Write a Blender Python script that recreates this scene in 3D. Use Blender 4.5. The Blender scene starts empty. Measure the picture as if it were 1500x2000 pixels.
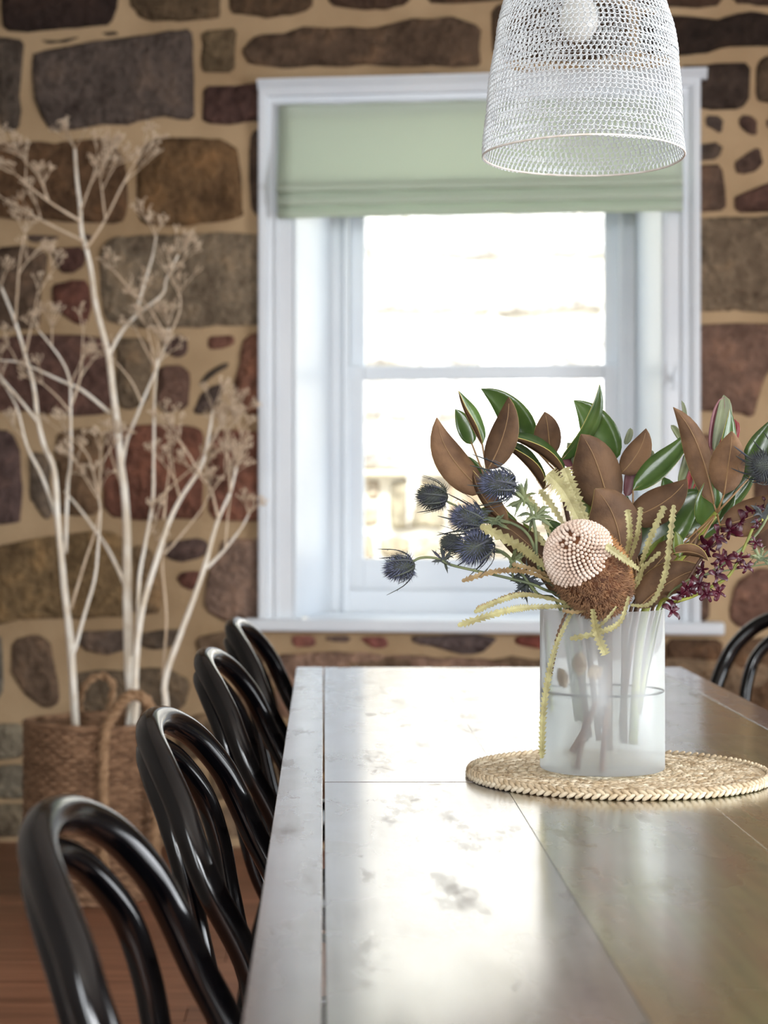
import bpy, bmesh, math, random
from math import sin, cos, pi, radians, sqrt, atan, atan2
from mathutils import Vector as V, Matrix, noise as mnoise
random.seed(7)
sc = bpy.context.scene
COL = sc.collection

# ------------------------------------------------------------------ camera
F = 3880.0                     # focal length in pixels of the 1500 x 2000 frame
CX, CY = 632.0, 955.0          # principal point (the photo is cropped / shifted)
CAMZ = 1.15
cam_d = bpy.data.cameras.new('camera')
cam = bpy.data.objects.new('camera', cam_d); COL.objects.link(cam)
cam.location = (0, 0, CAMZ); cam.rotation_euler = (radians(90), 0, 0)
cam_d.sensor_fit = 'VERTICAL'; cam_d.sensor_height = 36.0; cam_d.sensor_width = 27.0
cam_d.lens = F / 2000.0 * 36.0
cam_d.shift_x = (750 - CX) / 2000.0
cam_d.shift_y = -(1000 - CY) / 2000.0
cam_d.clip_start = 0.05; cam_d.clip_end = 200
cam_d.dof.use_dof = True; cam_d.dof.focus_distance = 2.68; cam_d.dof.aperture_fstop = 5.2
sc.camera = cam

# ------------------------------------------------------------------ world, sun, daylight, exposure
w = bpy.data.worlds.new('sky'); sc.world = w; w.use_nodes = True
bg = w.node_tree.nodes['Background']
bg.inputs['Color'].default_value = (0.82, 0.91, 1.0, 1); bg.inputs['Strength'].default_value = 4.4
sun_d = bpy.data.lights.new('sun', 'SUN'); sun_d.energy = 5.5; sun_d.angle = radians(2); sun_d.color = (1.0, 0.985, 0.97)
sun = bpy.data.objects.new('sun', sun_d); COL.objects.link(sun)
sun.rotation_euler = (radians(38), 0, radians(14))       # comes over the roof from behind the camera, lights the neighbour's wall
def area(name, loc, rot, sx, sy, power, color):
    d = bpy.data.lights.new(name, 'AREA'); d.shape = 'RECTANGLE'; d.size = sx; d.size_y = sy
    d.energy = power; d.color = color
    o = bpy.data.objects.new(name, d); COL.objects.link(o); o.location = loc; o.rotation_euler = rot
    return o
# daylight standing in rear and left windows; the right-hand one is added fill light
area('daylight_rear', (-0.35, -2.66, 1.55), (radians(68), 0, 0), 1.3, 1.3, 145, (0.96, 0.98, 1.0))
area('fill_right', (3.66, 1.6, 1.25), (0, radians(70), 0), 1.9, 2.6, 140, (0.97, 0.98, 1.0))
area('daylight_left', (-1.20, -0.75, 1.45), (0, radians(-75), 0), 1.3, 1.0, 60, (0.93, 0.97, 1.0))
sc.view_settings.view_transform = 'Standard'; sc.view_settings.look = 'None'
sc.view_settings.gamma = 1.0; sc.view_settings.use_curve_mapping = False
sc.view_settings.exposure = 0.35
cy = sc.cycles
cy.use_denoising = True
cy.max_bounces = 9; cy.diffuse_bounces = 3; cy.glossy_bounces = 4; cy.transmission_bounces = 8; cy.transparent_max_bounces = 12
cy.caustics_reflective = False; cy.caustics_refractive = True
cy.sample_clamp_indirect = 6.0

# ------------------------------------------------------------------ helpers
def lin(c):
    return tuple(((x / 255.0) / 12.92 if x / 255.0 <= .04045 else ((x / 255.0 + .055) / 1.055) ** 2.4) for x in c) + (1.0,)
def P(px, py, Y):
    return V(((px - CX) * Y / F, Y, CAMZ - (py - CY) * Y / F))
# the window wall is turned a little against the table
Y0 = 6.35; SL = 0.124; AN = atan(SL)
UD = V((cos(AN), -sin(AN), 0)); ND = V((-sin(AN), -cos(AN), 0)); WO = V((0, Y0, 0))
def W(u, z, d=0.0):
    return WO + UD * u + ND * d + V((0, 0, z))
def wp(px, py, d=0.0):
    """pixel -> (u, z) on the wall plane moved d towards the room"""
    r = V(((px - CX) / F, 1.0, -(py - CY) / F)); o = V((0, 0, CAMZ))
    p0 = WO + ND * d
    t = (p0 - o).dot(ND) / r.dot(ND)
    q = o + r * t
    return ((q - WO).dot(UD), q.z)

def nodes_of(name):
    m = bpy.data.materials.new(name); m.use_nodes = True
    nt = m.node_tree; b = nt.nodes['Principled BSDF']
    return m, nt, b
def N(nt, t, **kw):
    n = nt.nodes.new(t)
    for k, v in kw.items():
        if k in n.inputs: n.inputs[k].default_value = v
        else: setattr(n, k, v)
    return n
def L(nt, a, b): nt.links.new(a, b)
def coords(nt, scale=(1, 1, 1), rot=(0, 0, 0), kind='Object'):
    tc = N(nt, 'ShaderNodeTexCoord'); mp = N(nt, 'ShaderNodeMapping')
    mp.inputs['Scale'].default_value = scale; mp.inputs['Rotation'].default_value = rot
    L(nt, tc.outputs[kind], mp.inputs['Vector']); return mp.outputs['Vector']
def ramp(nt, fac, stops):
    r = N(nt, 'ShaderNodeValToRGB'); e = r.color_ramp.elements
    while len(e) < len(stops): e.new(0.5)
    for i, (p, c) in enumerate(stops): e[i].position = p; e[i].color = c
    L(nt, fac, r.inputs['Fac']); return r.outputs['Color']
def mat(name, color, rough=0.5, color2=None, scale=12.0, detail=4.0, bump=0.0, bscale=None, spec=0.5, stretch=(1, 1, 1), coat=0.0, sheen=0.0, metal=0.0, lo=.35, hi=.65, transl=0.0):
    m, nt, b = nodes_of(name)
    b.inputs['Roughness'].default_value = rough; b.inputs['Specular IOR Level'].default_value = spec
    b.inputs['Coat Weight'].default_value = coat; b.inputs['Metallic'].default_value = metal
    b.inputs['Base Color'].default_value = lin(color)
    vec = coords(nt, stretch)
    if color2 is not None:
        n = N(nt, 'ShaderNodeTexNoise', Scale=scale, Detail=detail); L(nt, vec, n.inputs['Vector'])
        L(nt, ramp(nt, n.outputs['Fac'], [(lo, lin(color)), (hi, lin(color2))]), b.inputs['Base Color'])
    if bump:
        n2 = N(nt, 'ShaderNodeTexNoise', Scale=bscale or scale * 3, Detail=5.0); L(nt, vec, n2.inputs['Vector'])
        bp = N(nt, 'ShaderNodeBump', Strength=bump, Distance=0.01); L(nt, n2.outputs['Fac'], bp.inputs['Height']); L(nt, bp.outputs['Normal'], b.inputs['Normal'])
    if transl:
        t = N(nt, 'ShaderNodeBsdfTranslucent'); t.inputs['Color'].default_value = lin(color)
        mx = N(nt, 'ShaderNodeMixShader'); mx.inputs[0].default_value = transl
        L(nt, b.outputs[0], mx.inputs[1]); L(nt, t.outputs[0], mx.inputs[2])
        L(nt, mx.outputs[0], nt.nodes['Material Output'].inputs['Surface'])
    return m

class MB:
    def __init__(s): s.v = []; s.f = []; s.m = []
    def add(s, vs, fs, mi=0):
        o = len(s.v); s.v += [tuple(v) for v in vs]
        for f in fs: s.f.append(tuple(i + o for i in f)); s.m.append(mi)
    def hexa(s, p, mi=0):
        """8 points: bottom ring then top ring"""
        s.add(p, [(3, 2, 1, 0), (4, 5, 6, 7), (0, 1, 5, 4), (1, 2, 6, 5), (2, 3, 7, 6), (3, 0, 4, 7)], mi)
    def box(s, x0, x1, y0, y1, z0, z1, mi=0):
        s.hexa([(x0, y0, z0), (x1, y0, z0), (x1, y1, z0), (x0, y1, z0), (x0, y0, z1), (x1, y0, z1), (x1, y1, z1), (x0, y1, z1)], mi)
    def wbox(s, u0, u1, z0, z1, d0, d1, mi=0):
        """box in the frame of the window wall"""
        s.hexa([W(u0, z0, d1), W(u1, z0, d1), W(u1, z0, d0), W(u0, z0, d0), W(u0, z1, d1), W(u1, z1, d1), W(u1, z1, d0), W(u0, z1, d0)], mi)
    def tube(s, pts, r, n=8, closed=False, mi=0, cap=True):
        pts = [V(p) for p in pts]; k = len(pts)
        rr = r if isinstance(r, (list, tuple)) else [r] * k
        tans = []
        for i in range(k):
            a = pts[(i - 1) % k] if (closed or i > 0) else pts[i]
            b = pts[(i + 1) % k] if (closed or i < k - 1) else pts[i]
            t = (b - a); tans.append(t.normalized() if t.length > 1e-9 else V((0, 0, 1)))
        t0 = tans[0]; up = V((0, 0, 1)) if abs(t0.z) < .9 else V((1, 0, 0))
        nrm = (up - t0 * up.dot(t0)).normalized(); vs = []
        for i in range(k):
            t = tans[i]; nrm = nrm - t * nrm.dot(t)
            nrm = nrm.normalized() if nrm.length > 1e-6 else t.orthogonal().normalized()
            bi = t.cross(nrm)
            for j in range(n):
                a = 2 * pi * j / n
                vs.append(pts[i] + (nrm * cos(a) + bi * sin(a)) * rr[i])
        fs = []
        for i in range(k if closed else k - 1):
            for j in range(n):
                a = i * n + j; b = i * n + (j + 1) % n; i2 = (i + 1) % k
                fs.append((a, b, i2 * n + (j + 1) % n, i2 * n + j))
        if not closed and cap:
            fs.append(tuple(range(n - 1, -1, -1))); fs.append(tuple((k - 1) * n + j for j in range(n)))
        s.add(vs, fs, mi)
    def lathe(s, prof, c=(0, 0, 0), n=48, mi=0):
        """prof: list of (r, z)"""
        vs = []; fs = []
        for (r, z) in prof:
            for j in range(n): a = 2 * pi * j / n; vs.append((c[0] + r * cos(a), c[1] + r * sin(a), c[2] + z))
        for i in range(len(prof) - 1):
            for j in range(n): fs.append((i * n + j, i * n + (j + 1) % n, (i + 1) * n + (j + 1) % n, (i + 1) * n + j))
        s.add(vs, fs, mi)
    def blob(s, c, ax, rx, rl, n=6, k=4, mi=0):
        """ellipsoid, long axis ax (half length rl), radius rx"""
        ax = V(ax).normalized(); a = ax.orthogonal().normalized(); b = ax.cross(a); c = V(c)
        vs = [c - ax * rl]
        for i in range(1, k):
            t = -pi / 2 + pi * i / k
            for j in range(n):
                g = 2 * pi * j / n; vs.append(c + ax * rl * sin(t) + (a * cos(g) + b * sin(g)) * rx * cos(t))
        vs.append(c + ax * rl); fs = []
        for j in range(n): fs.append((0, 1 + (j + 1) % n, 1 + j))
        for i in range(k - 2):
            for j in range(n): fs.append((1 + i * n + j, 1 + i * n + (j + 1) % n, 1 + (i + 1) * n + (j + 1) % n, 1 + (i + 1) * n + j))
        e = len(vs) - 1; o = 1 + (k - 2) * n
        for j in range(n): fs.append((o + j, o + (j + 1) % n, e))
        s.add(vs, fs, mi)
    def spike(s, p, d, r, l, mi=0, n=3):
        d = V(d).normalized(); a = d.orthogonal().normalized(); b = d.cross(a); p = V(p)
        vs = [p + (a * cos(2 * pi * j / n) + b * sin(2 * pi * j / n)) * r for j in range(n)] + [p + d * l]
        s.add(vs, [(j, (j + 1) % n, n) for j in range(n)], mi)
    def build(s, name, mats, parent=None, smooth=True, origin=None, bevel=0.0, color=None):
        me = bpy.data.meshes.new(name)
        o0 = V(origin) if origin is not None else V((0, 0, 0))
        vv = [tuple(V(v) - o0) for v in s.v] if origin is not None else s.v
        me.from_pydata(vv, [], s.f)
        mats = mats if isinstance(mats, (list, tuple)) else [mats]
        for m in mats: me.materials.append(m)
        if len(mats) > 1: me.polygons.foreach_set('material_index', s.m)
        if smooth: me.polygons.foreach_set('use_smooth', [True] * len(me.polygons))
        me.update()
        ob = bpy.data.objects.new(name, me); COL.objects.link(ob)
        if parent is not None:
            ob.parent = parent
            po = V(parent.get('_o', (0, 0, 0)))
            ob.location = o0 - po
        else: ob.location = o0
        ob['_o'] = tuple(o0)
        if bevel:
            bv = ob.modifiers.new('bevel', 'BEVEL'); bv.width = bevel; bv.segments = 2; bv.limit_method = 'ANGLE'; bv.angle_limit = radians(40)
            if smooth: me.polygons.foreach_set('use_smooth', [False] * len(me.polygons))
        if color is not None: ob.color = color
        return ob
def tag(o, label=None, cat=None, group=None, kind=None):
    if label: o['label'] = label
    if cat: o['category'] = cat
    if group: o['group'] = group
    if kind: o['kind'] = kind
    return o
def thing(name, loc, label, cat, group=None):
    o = bpy.data.objects.new(name, None); COL.objects.link(o); o.location = loc; o['_o'] = tuple(loc)
    o.empty_display_size = .05
    return tag(o, label, cat, group)
def catmull(pts, sub=6, closed=False):
    pts = [V(p) for p in pts]; k = len(pts); out = []
    for i in range(k if closed else k - 1):
        g = lambda j: pts[j % k] if closed else pts[max(0, min(k - 1, j))]
        a, b, c, d = g(i - 1), g(i), g(i + 1), g(i + 2)
        for s_ in range(sub):
            t = s_ / sub
            out.append(.5 * ((2 * b) + (c - a) * t + (2 * a - 5 * b + 4 * c - d) * t * t + (3 * b - a - 3 * c + d) * t ** 3))
    if not closed: out.append(pts[-1])
    return out
def taper(k, r0, r1): return [r0 + (r1 - r0) * i / max(1, k - 1) for i in range(k)]
def lerp(a, b, t): return a + (b - a) * t
# ------------------------------------------------------------------ materials
def stone_material():
    m, nt, b = nodes_of('sandstone')
    oi = N(nt, 'ShaderNodeObjectInfo'); vec = coords(nt)
    n1 = N(nt, 'ShaderNodeTexNoise', Scale=9.0, Detail=6.0, Roughness=.65); L(nt, vec, n1.inputs['Vector'])
    n2 = N(nt, 'ShaderNodeTexNoise', Scale=38.0, Detail=5.0); L(nt, vec, n2.inputs['Vector'])
    r1 = ramp(nt, n1.outputs['Fac'], [(.3, (.42, .39, .38, 1)), (.52, (.92, .92, .92, 1)), (.75, (1.55, 1.42, 1.25, 1))])
    mx = N(nt, 'ShaderNodeMix', data_type='RGBA', blend_type='MULTIPLY'); mx.inputs[0].default_value = 1.0
    L(nt, oi.outputs['Color'], mx.inputs[6]); L(nt, r1, mx.inputs[7])
    mx2 = N(nt, 'ShaderNodeMix', data_type='RGBA', blend_type='MULTIPLY'); mx2.inputs[0].default_value = .6
    r2 = ramp(nt, n2.outputs['Fac'], [(.3, (.6, .6, .6, 1)), (.7, (1.3, 1.3, 1.3, 1))])
    L(nt, mx.outputs[2], mx2.inputs[6]); L(nt, r2, mx2.inputs[7]); L(nt, mx2.outputs[2], b.inputs['Base Color'])
    b.inputs['Roughness'].default_value = .85; b.inputs['Specular IOR Level'].default_value = .25
    ad = N(nt, 'ShaderNodeMath', operation='ADD'); L(nt, n1.outputs['Fac'], ad.inputs[0]); L(nt, n2.outputs['Fac'], ad.inputs[1])
    bp = N(nt, 'ShaderNodeBump', Strength=1.0, Distance=.03); L(nt, ad.outputs[0], bp.inputs['Height']); L(nt, bp.outputs['Normal'], b.inputs['Normal'])
    return m
M = {}
M['stone'] = stone_material()
M['mortar'] = mat('lime_mortar', (184, 158, 124), .9, (160, 134, 102), 3.0, bump=.35, bscale=60, spec=.2)
M['white'] = mat('white_gloss_paint', (222, 228, 233), .35, (214, 221, 228), 4.0, bump=.03, bscale=30)
M['plaster'] = mat('plaster_wall', (128, 118, 106), .9, (112, 102, 92), 2.0)
M['ceiling'] = mat('ceiling_paint', (222, 216, 206), .9, (214, 208, 198), 2.0)
M['plaster_pale'] = mat('plaster_left', (140, 134, 126), .9, (128, 122, 114), 2.0)
M['floor'] = None
M['black'] = mat('black_lacquer', (3, 3, 5), .13, (6, 6, 8), 30, spec=.42)
M['branch'] = mat('bleached_branch', (250, 244, 232), .7, (226, 212, 190), 14, bump=.2)
M['twig'] = mat('dry_twig', (226, 206, 180), .8, (206, 182, 154), 20)
M['seagrass'] = mat('brown_seagrass', (160, 124, 94), .8, (112, 82, 58), 26, bump=.5, bscale=120, stretch=(1, 1, 3))
M['rope'] = mat('seagrass_rope', (178, 144, 110), .85, (136, 104, 74), 60, bump=.4)
M['reed'] = mat('pale_reed', (206, 190, 162), .6, (170, 148, 116), 45, bump=.25, bscale=140)
M['reed2'] = mat('pale_reed_light', (226, 214, 190), .6, (198, 180, 150), 45, bump=.25, bscale=140)
M['green'] = mat('leaf_green', (80, 106, 48), .26, (46, 70, 30), 16, spec=.5, bump=.05, transl=.18)
M['green2'] = mat('leaf_green_yellow', (110, 122, 48), .32, (70, 92, 36), 18, transl=.25)
M['brown'] = mat('leaf_brown_suede', (126, 90, 54), .7, (92, 64, 40), 30, spec=.25, bump=.1, bscale=200, transl=.12)
def vary(m, lo, hi, sat):
    """each leaf a little lighter or darker than the next"""
    nt = m.node_tree; b = nt.nodes['Principled BSDF']; src = b.inputs['Base Color'].links[0].from_socket
    oi = N(nt, 'ShaderNodeObjectInfo'); mr = N(nt, 'ShaderNodeMapRange'); mr.inputs[3].default_value = lo; mr.inputs[4].default_value = hi
    hs = N(nt, 'ShaderNodeHueSaturation', Saturation=sat); L(nt, oi.outputs['Random'], mr.inputs[0]); L(nt, mr.outputs[0], hs.inputs['Value']); L(nt, src, hs.inputs['Color']); L(nt, hs.outputs[0], b.inputs['Base Color'])
vary(M['brown'], .62, 1.12, .86); vary(M['green'], .75, 1.2, .95)
M['edge'] = mat('leaf_yellow_edge', (196, 182, 100), .5)
M['midrib'] = mat('leaf_midrib', (124, 94, 60), .5, (136, 106, 68), 20)
M['stem_green'] = mat('green_stem', (138, 140, 52), .45, (96, 108, 44), 30)
M['stem_brown'] = mat('brown_stem', (96, 66, 40), .6, (70, 46, 32), 30)
M['saw'] = mat('banksia_leaf', (166, 160, 112), .55, (132, 124, 82), 60, bump=.2, transl=.12)
M['saw_dry'] = mat('banksia_leaf_dry', (166, 142, 98), .55, (120, 96, 62), 60, bump=.2, transl=.1)
M['bud'] = mat('banksia_bud', (222, 204, 190), .8, (204, 180, 162), 60)
M['bud_core'] = mat('banksia_core', (74, 44, 26), .9, (110, 66, 34), 60)
M['fuzz'] = mat('banksia_fuzz', (156, 116, 82), .85, (106, 74, 52), 70)
M['fuzz2'] = mat('banksia_fuzz_orange', (196, 146, 90), .85, (156, 108, 62), 70)
M['thistle'] = mat('sea_holly_blue', (108, 114, 142), .7, (74, 80, 104), 60)
M['thistle_dark'] = mat('sea_holly_dark', (58, 60, 72), .7, (70, 76, 66), 60)
M['thistle_green'] = mat('sea_holly_green', (120, 128, 86), .6, (84, 96, 72), 40)
M['orchid'] = mat('orchid_maroon', (78, 10, 34), .45, (50, 6, 24), 60, transl=.12)
M['grey_leaf'] = mat('grey_green_leaf', (126, 134, 96), .5, (98, 104, 80), 24, transl=.1)
M['mauve_leaf'] = mat('mauve_leaf', (128, 84, 86), .45, (104, 60, 66), 24, transl=.1)
M['red_leaf'] = mat('red_leaf', (160, 70, 70), .4, (120, 40, 48), 24, transl=.15)
M['petal'] = mat('pressed_petal', (176, 160, 132), .6, (120, 98, 72), 90, transl=.2)
M['wire'] = mat('white_wire', (222, 228, 230), .5, (210, 216, 220), 40)
M['rimwire'] = mat('rim_wire', (226, 222, 216), .4, (204, 196, 186), 60)
M['bulb'] = mat('frosted_bulb', (236, 236, 232), .25, transl=.4)
M['brass'] = mat('lamp_holder', (225, 225, 222), .4)
M['ext'] = M['stone']
M['paving'] = mat('pale_paving', (190, 178, 156), .9, (170, 158, 136), 3.0)

def blind_material():
    m, nt, b = nodes_of('green_blind_cloth')
    vec = coords(nt, (1, 1, 1))
    wv = N(nt, 'ShaderNodeTexWave', Scale=55.0, Distortion=.2); wv.bands_direction = 'X'; L(nt, vec, wv.inputs['Vector'])
    c = ramp(nt, wv.outputs['Fac'], [(.2, lin((212, 224, 209))), (.8, lin((233, 241, 229)))])
    L(nt, c, b.inputs['Base Color']); b.inputs['Roughness'].default_value = .85; b.inputs['Specular IOR Level'].default_value = .2
    bp = N(nt, 'ShaderNodeBump', Strength=.15, Distance=.004); L(nt, wv.outputs['Fac'], bp.inputs['Height']); L(nt, bp.outputs['Normal'], b.inputs['Normal'])
    t = N(nt, 'ShaderNodeBsdfTranslucent'); t.inputs['Color'].default_value = lin((230, 240, 224))
    mx = N(nt, 'ShaderNodeMixShader'); mx.inputs[0].default_value = .5
    L(nt, b.outputs[0], mx.inputs[1]); L(nt, t.outputs[0], mx.inputs[2]); L(nt, mx.outputs[0], nt.nodes['Material Output'].inputs['Surface'])
    return m
M['blind'] = blind_material()

def wood_table(name, shift, tint):
    """worn, greyed table timber: long grain, red-brown streaks, reflections painted as olive and cool grey, scratches; varnish of uneven gloss"""
    m, nt, b = nodes_of(name)
    tc = N(nt, 'ShaderNodeTexCoord'); mp = N(nt, 'ShaderNodeMapping'); mp.inputs['Location'].default_value = (shift, shift * 3.1, 0)
    L(nt, tc.outputs['Object'], mp.inputs['Vector'])
    m1 = N(nt, 'ShaderNodeMapping'); m1.inputs['Scale'].default_value = (7.0, 1.1, 1); L(nt, mp.outputs[0], m1.inputs[0])
    m2 = N(nt, 'ShaderNodeMapping'); m2.inputs['Scale'].default_value = (90, 4.0, 1); L(nt, mp.outputs[0], m2.inputs[0])
    n1 = N(nt, 'ShaderNodeTexNoise', Scale=1.0, Detail=4.0, Distortion=.8); L(nt, m1.outputs[0], n1.inputs['Vector'])
    n2 = N(nt, 'ShaderNodeTexNoise', Scale=1.0, Detail=6.0); L(nt, m2.outputs[0], n2.inputs['Vector'])
    c1 = ramp(nt, n1.outputs['Fac'], [(.28, lin(tint[0])), (.44, lin(tint[1])), (.56, lin(tint[2])), (.74, lin(tint[3]))])
    c2 = ramp(nt, n2.outputs['Fac'], [(.3, (.72, .7, .68, 1)), (.65, (1.1, 1.1, 1.1, 1))])
    mx = N(nt, 'ShaderNodeMix', data_type='RGBA', blend_type='MULTIPLY'); mx.inputs[0].default_value = .8
    L(nt, c1, mx.inputs[6]); L(nt, c2, mx.inputs[7])
    m4 = N(nt, 'ShaderNodeMapping'); m4.inputs['Scale'].default_value = (16, 5, 1); m4.inputs['Rotation'].default_value = (0, 0, .25); L(nt, mp.outputs[0], m4.inputs[0])
    n4 = N(nt, 'ShaderNodeTexNoise', Scale=1.0, Detail=8.0, Roughness=.72); L(nt, m4.outputs[0], n4.inputs['Vector'])
    wear = ramp(nt, n4.outputs['Fac'], [(.56, (0, 0, 0, 1)), (.70, (1, 1, 1, 1))])
    mw = N(nt, 'ShaderNodeMix', data_type='RGBA', blend_type='MULTIPLY'); mw.inputs[7].default_value = (.68, .62, .62, 1)
    L(nt, wear, mw.inputs[0]); L(nt, mx.outputs[2], mw.inputs[6]); L(nt, mw.outputs[2], b.inputs['Base Color'])
    # gloss: worn patches
    n3 = N(nt, 'ShaderNodeTexNoise', Scale=6.0, Detail=5.0, Roughness=.55)
    m3 = N(nt, 'ShaderNodeMapping'); m3.inputs['Scale'].default_value = (1.5, .8, 1); L(nt, mp.outputs[0], m3.inputs[0]); L(nt, m3.outputs[0], n3.inputs['Vector'])
    rr = N(nt, 'ShaderNodeMapRange'); rr.inputs[1].default_value = .34; rr.inputs[2].default_value = .68; rr.inputs[3].default_value = .20; rr.inputs[4].default_value = .33
    L(nt, n3.outputs['Fac'], rr.inputs[0])
    ra = N(nt, 'ShaderNodeMath', operation='MULTIPLY_ADD'); ra.inputs[1].default_value = .22; L(nt, wear, ra.inputs[0]); L(nt, rr.outputs[0], ra.inputs[2]); L(nt, ra.outputs[0], b.inputs['Roughness'])
    rc = N(nt, 'ShaderNodeMath', operation='MULTIPLY_ADD'); rc.inputs[1].default_value = -.6; rc.inputs[2].default_value = 1.0; L(nt, wear, rc.inputs[0]); L(nt, rc.outputs[0], b.inputs['Coat Weight'])
    b.inputs['Specular IOR Level'].default_value = .6; b.inputs['Coat IOR'].default_value = 2.2; b.inputs['Coat Roughness'].default_value = .17
    bp = N(nt, 'ShaderNodeBump', Strength=.07, Distance=.002); L(nt, n2.outputs['Fac'], bp.inputs['Height']); L(nt, bp.outputs['Normal'], b.inputs['Normal'])
    return m
M['wood_edge'] = wood_table('table_wood_edge', 3.3, [(94, 88, 92), (112, 106, 108), (124, 116, 116), (100, 92, 94)])
M['wood_a'] = wood_table('table_wood_a', 0.0, [(78, 70, 70), (104, 96, 97), (116, 108, 108), (92, 80, 80)])  # cool greys carry window glare in the wood colour
M['wood_a2'] = wood_table('table_wood_a2', 0.0, [(78, 68, 70), (102, 96, 98), (110, 106, 104), (94, 80, 80)])
M['wood_b'] = wood_table('table_wood_b', 7.7, [(104, 66, 50), (112, 98, 70), (108, 106, 72), (116, 82, 60)])  # olive carries the leaves' reflection in the wood colour
M['wood_c'] = wood_table('table_wood_c', 12.1, [(108, 70, 50), (110, 100, 64), (104, 104, 66), (120, 76, 56)])

def floor_material():
    m, nt, b = nodes_of('brown_floorboards')
    oi = N(nt, 'ShaderNodeObjectInfo')
    vec = coords(nt, (1.2, 26, 1))
    n = N(nt, 'ShaderNodeTexNoise', Scale=2.0, Detail=5.0, Distortion=.4); L(nt, vec, n.inputs['Vector'])
    c = ramp(nt, n.outputs['Fac'], [(.3, lin((112, 70, 50))), (.55, lin((150, 102, 76))), (.75, lin((168, 120, 92)))])
    hs = N(nt, 'ShaderNodeHueSaturation'); mr = N(nt, 'ShaderNodeMapRange'); mr.inputs[3].default_value = .8; mr.inputs[4].default_value = 1.15
    L(nt, oi.outputs['Random'], mr.inputs[0]); L(nt, mr.outputs[0], hs.inputs['Value']); L(nt, c, hs.inputs['Color']); L(nt, hs.outputs[0], b.inputs['Base Color'])
    b.inputs['Roughness'].default_value = .38
    return m
M['floor'] = floor_material()

def glass_pane():
    m, nt, b = nodes_of('window_glass')
    t = N(nt, 'ShaderNodeBsdfTransparent'); g = N(nt, 'ShaderNodeBsdfGlossy', Roughness=.02)
    mx = N(nt, 'ShaderNodeMixShader'); mx.inputs[0].default_value = .05
    L(nt, t.outputs[0], mx.inputs[1]); L(nt, g.outputs[0], mx.inputs[2]); L(nt, mx.outputs[0], nt.nodes['Material Output'].inputs['Surface'])
    return m
M['glass'] = glass_pane()
def frosted():
    """frost on the outer face only: rough see-through plus scattered light"""
    m, nt, b = nodes_of('frosted_glass')
    r = N(nt, 'ShaderNodeBsdfRefraction', Roughness=.11, IOR=1.02); r.inputs['Color'].default_value = (.97, .985, .99, 1)
    t = N(nt, 'ShaderNodeBsdfTranslucent'); t.inputs['Color'].default_value = (.97, .985, 1, 1)
    d = N(nt, 'ShaderNodeBsdfDiffuse'); d.inputs['Color'].default_value = (.9, .92, .94, 1)
    g = N(nt, 'ShaderNodeBsdfGlossy', Roughness=.35)
    m1 = N(nt, 'ShaderNodeMixShader'); m1.inputs[0].default_value = .25; L(nt, t.outputs[0], m1.inputs[1]); L(nt, d.outputs[0], m1.inputs[2])
    mx = N(nt, 'ShaderNodeMixShader'); mx.inputs[0].default_value = .48
    L(nt, r.outputs[0], mx.inputs[1]); L(nt, m1.outputs[0], mx.inputs[2])
    m3 = N(nt, 'ShaderNodeMixShader'); m3.inputs[0].default_value = .04; L(nt, mx.outputs[0], m3.inputs[1]); L(nt, g.outputs[0], m3.inputs[2])
    L(nt, m3.outputs[0], nt.nodes['Material Output'].inputs['Surface'])
    return m
M['frost'] = frosted()
def clear(name, col, tr):
    m, nt, b = nodes_of(name)
    c = N(nt, 'ShaderNodeBsdfTransparent'); c.inputs['Color'].default_value = col
    t = N(nt, 'ShaderNodeBsdfTranslucent'); t.inputs['Color'].default_value = (.94, .98, .97, 1)
    mx = N(nt, 'ShaderNodeMixShader'); mx.inputs[0].default_value = tr
    L(nt, c.outputs[0], mx.inputs[1]); L(nt, t.outputs[0], mx.inputs[2]); L(nt, mx.outputs[0], nt.nodes['Material Output'].inputs['Surface'])
    return m
M['clear'] = clear('clear_glass', (.98, .99, .99, 1), .03)
M['water'] = clear('cloudy_water', (.97, .99, .985, 1), .22)
# ------------------------------------------------------------------ the room shell
XL, XR, YR, ZC = -1.13, 3.6, -2.6, 2.95
m = MB(); m.box(XL - .2, XR + .2, YR - .2, 7.2, -.12, -.022)
floor = tag(m.build('floor', M['stem_brown'], smooth=False), 'brown timber board floor under the table and basket', 'floor', kind='structure')
bw = .135; y = YR; k = 0
shared = {}
while y < 6.75:
    xs = [XL - .05]; x = XL - .05 + random.uniform(.5, 2.2)
    while x < XR: xs.append(x); x += random.uniform(1.4, 2.6)
    xs.append(XR + .05)
    for a, b2 in zip(xs, xs[1:]):
        mb = MB(); mb.box(a + .0012, b2 - .0012, y + .0012, y + bw - .0012, -.022, 0)
        mb.build('floorboard', M['floor'], floor, smooth=False)
    y += bw
m = MB(); m.box(XL - .2, XR + .2, YR - .2, 7.2, ZC, ZC + .25)
tag(m.build('ceiling', M['ceiling'], smooth=False), 'plain pale plaster ceiling', 'ceiling', kind='structure')
m = MB()                                   # left wall with a window opening beside the camera
m.box(XL - .25, XL, -.15, 7.1, 0, ZC); m.box(XL - .25, XL, YR, -1.35, 0, ZC); m.box(XL - .25, XL, -1.35, -.15, 0, .75); m.box(XL - .25, XL, -1.35, -.15, 2.15, ZC)
tag(m.build('wall_left', M['plaster_pale'], smooth=False), 'pale plaster wall at the left edge', 'wall', kind='structure')
m = MB()
m.box(XR, XR + .25, YR, .2, 0, ZC); m.box(XR, XR + .25, 3.0, 7.1, 0, ZC); m.box(XR, XR + .25, .2, 3.0, 0, .2); m.box(XR, XR + .25, .2, 3.0, 2.3, ZC)  # opening added for the fill lamp
tag(m.build('wall_right', M['plaster'], smooth=False), 'pale plaster wall out of frame on the right', 'wall', kind='structure')
m = MB()
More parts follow.
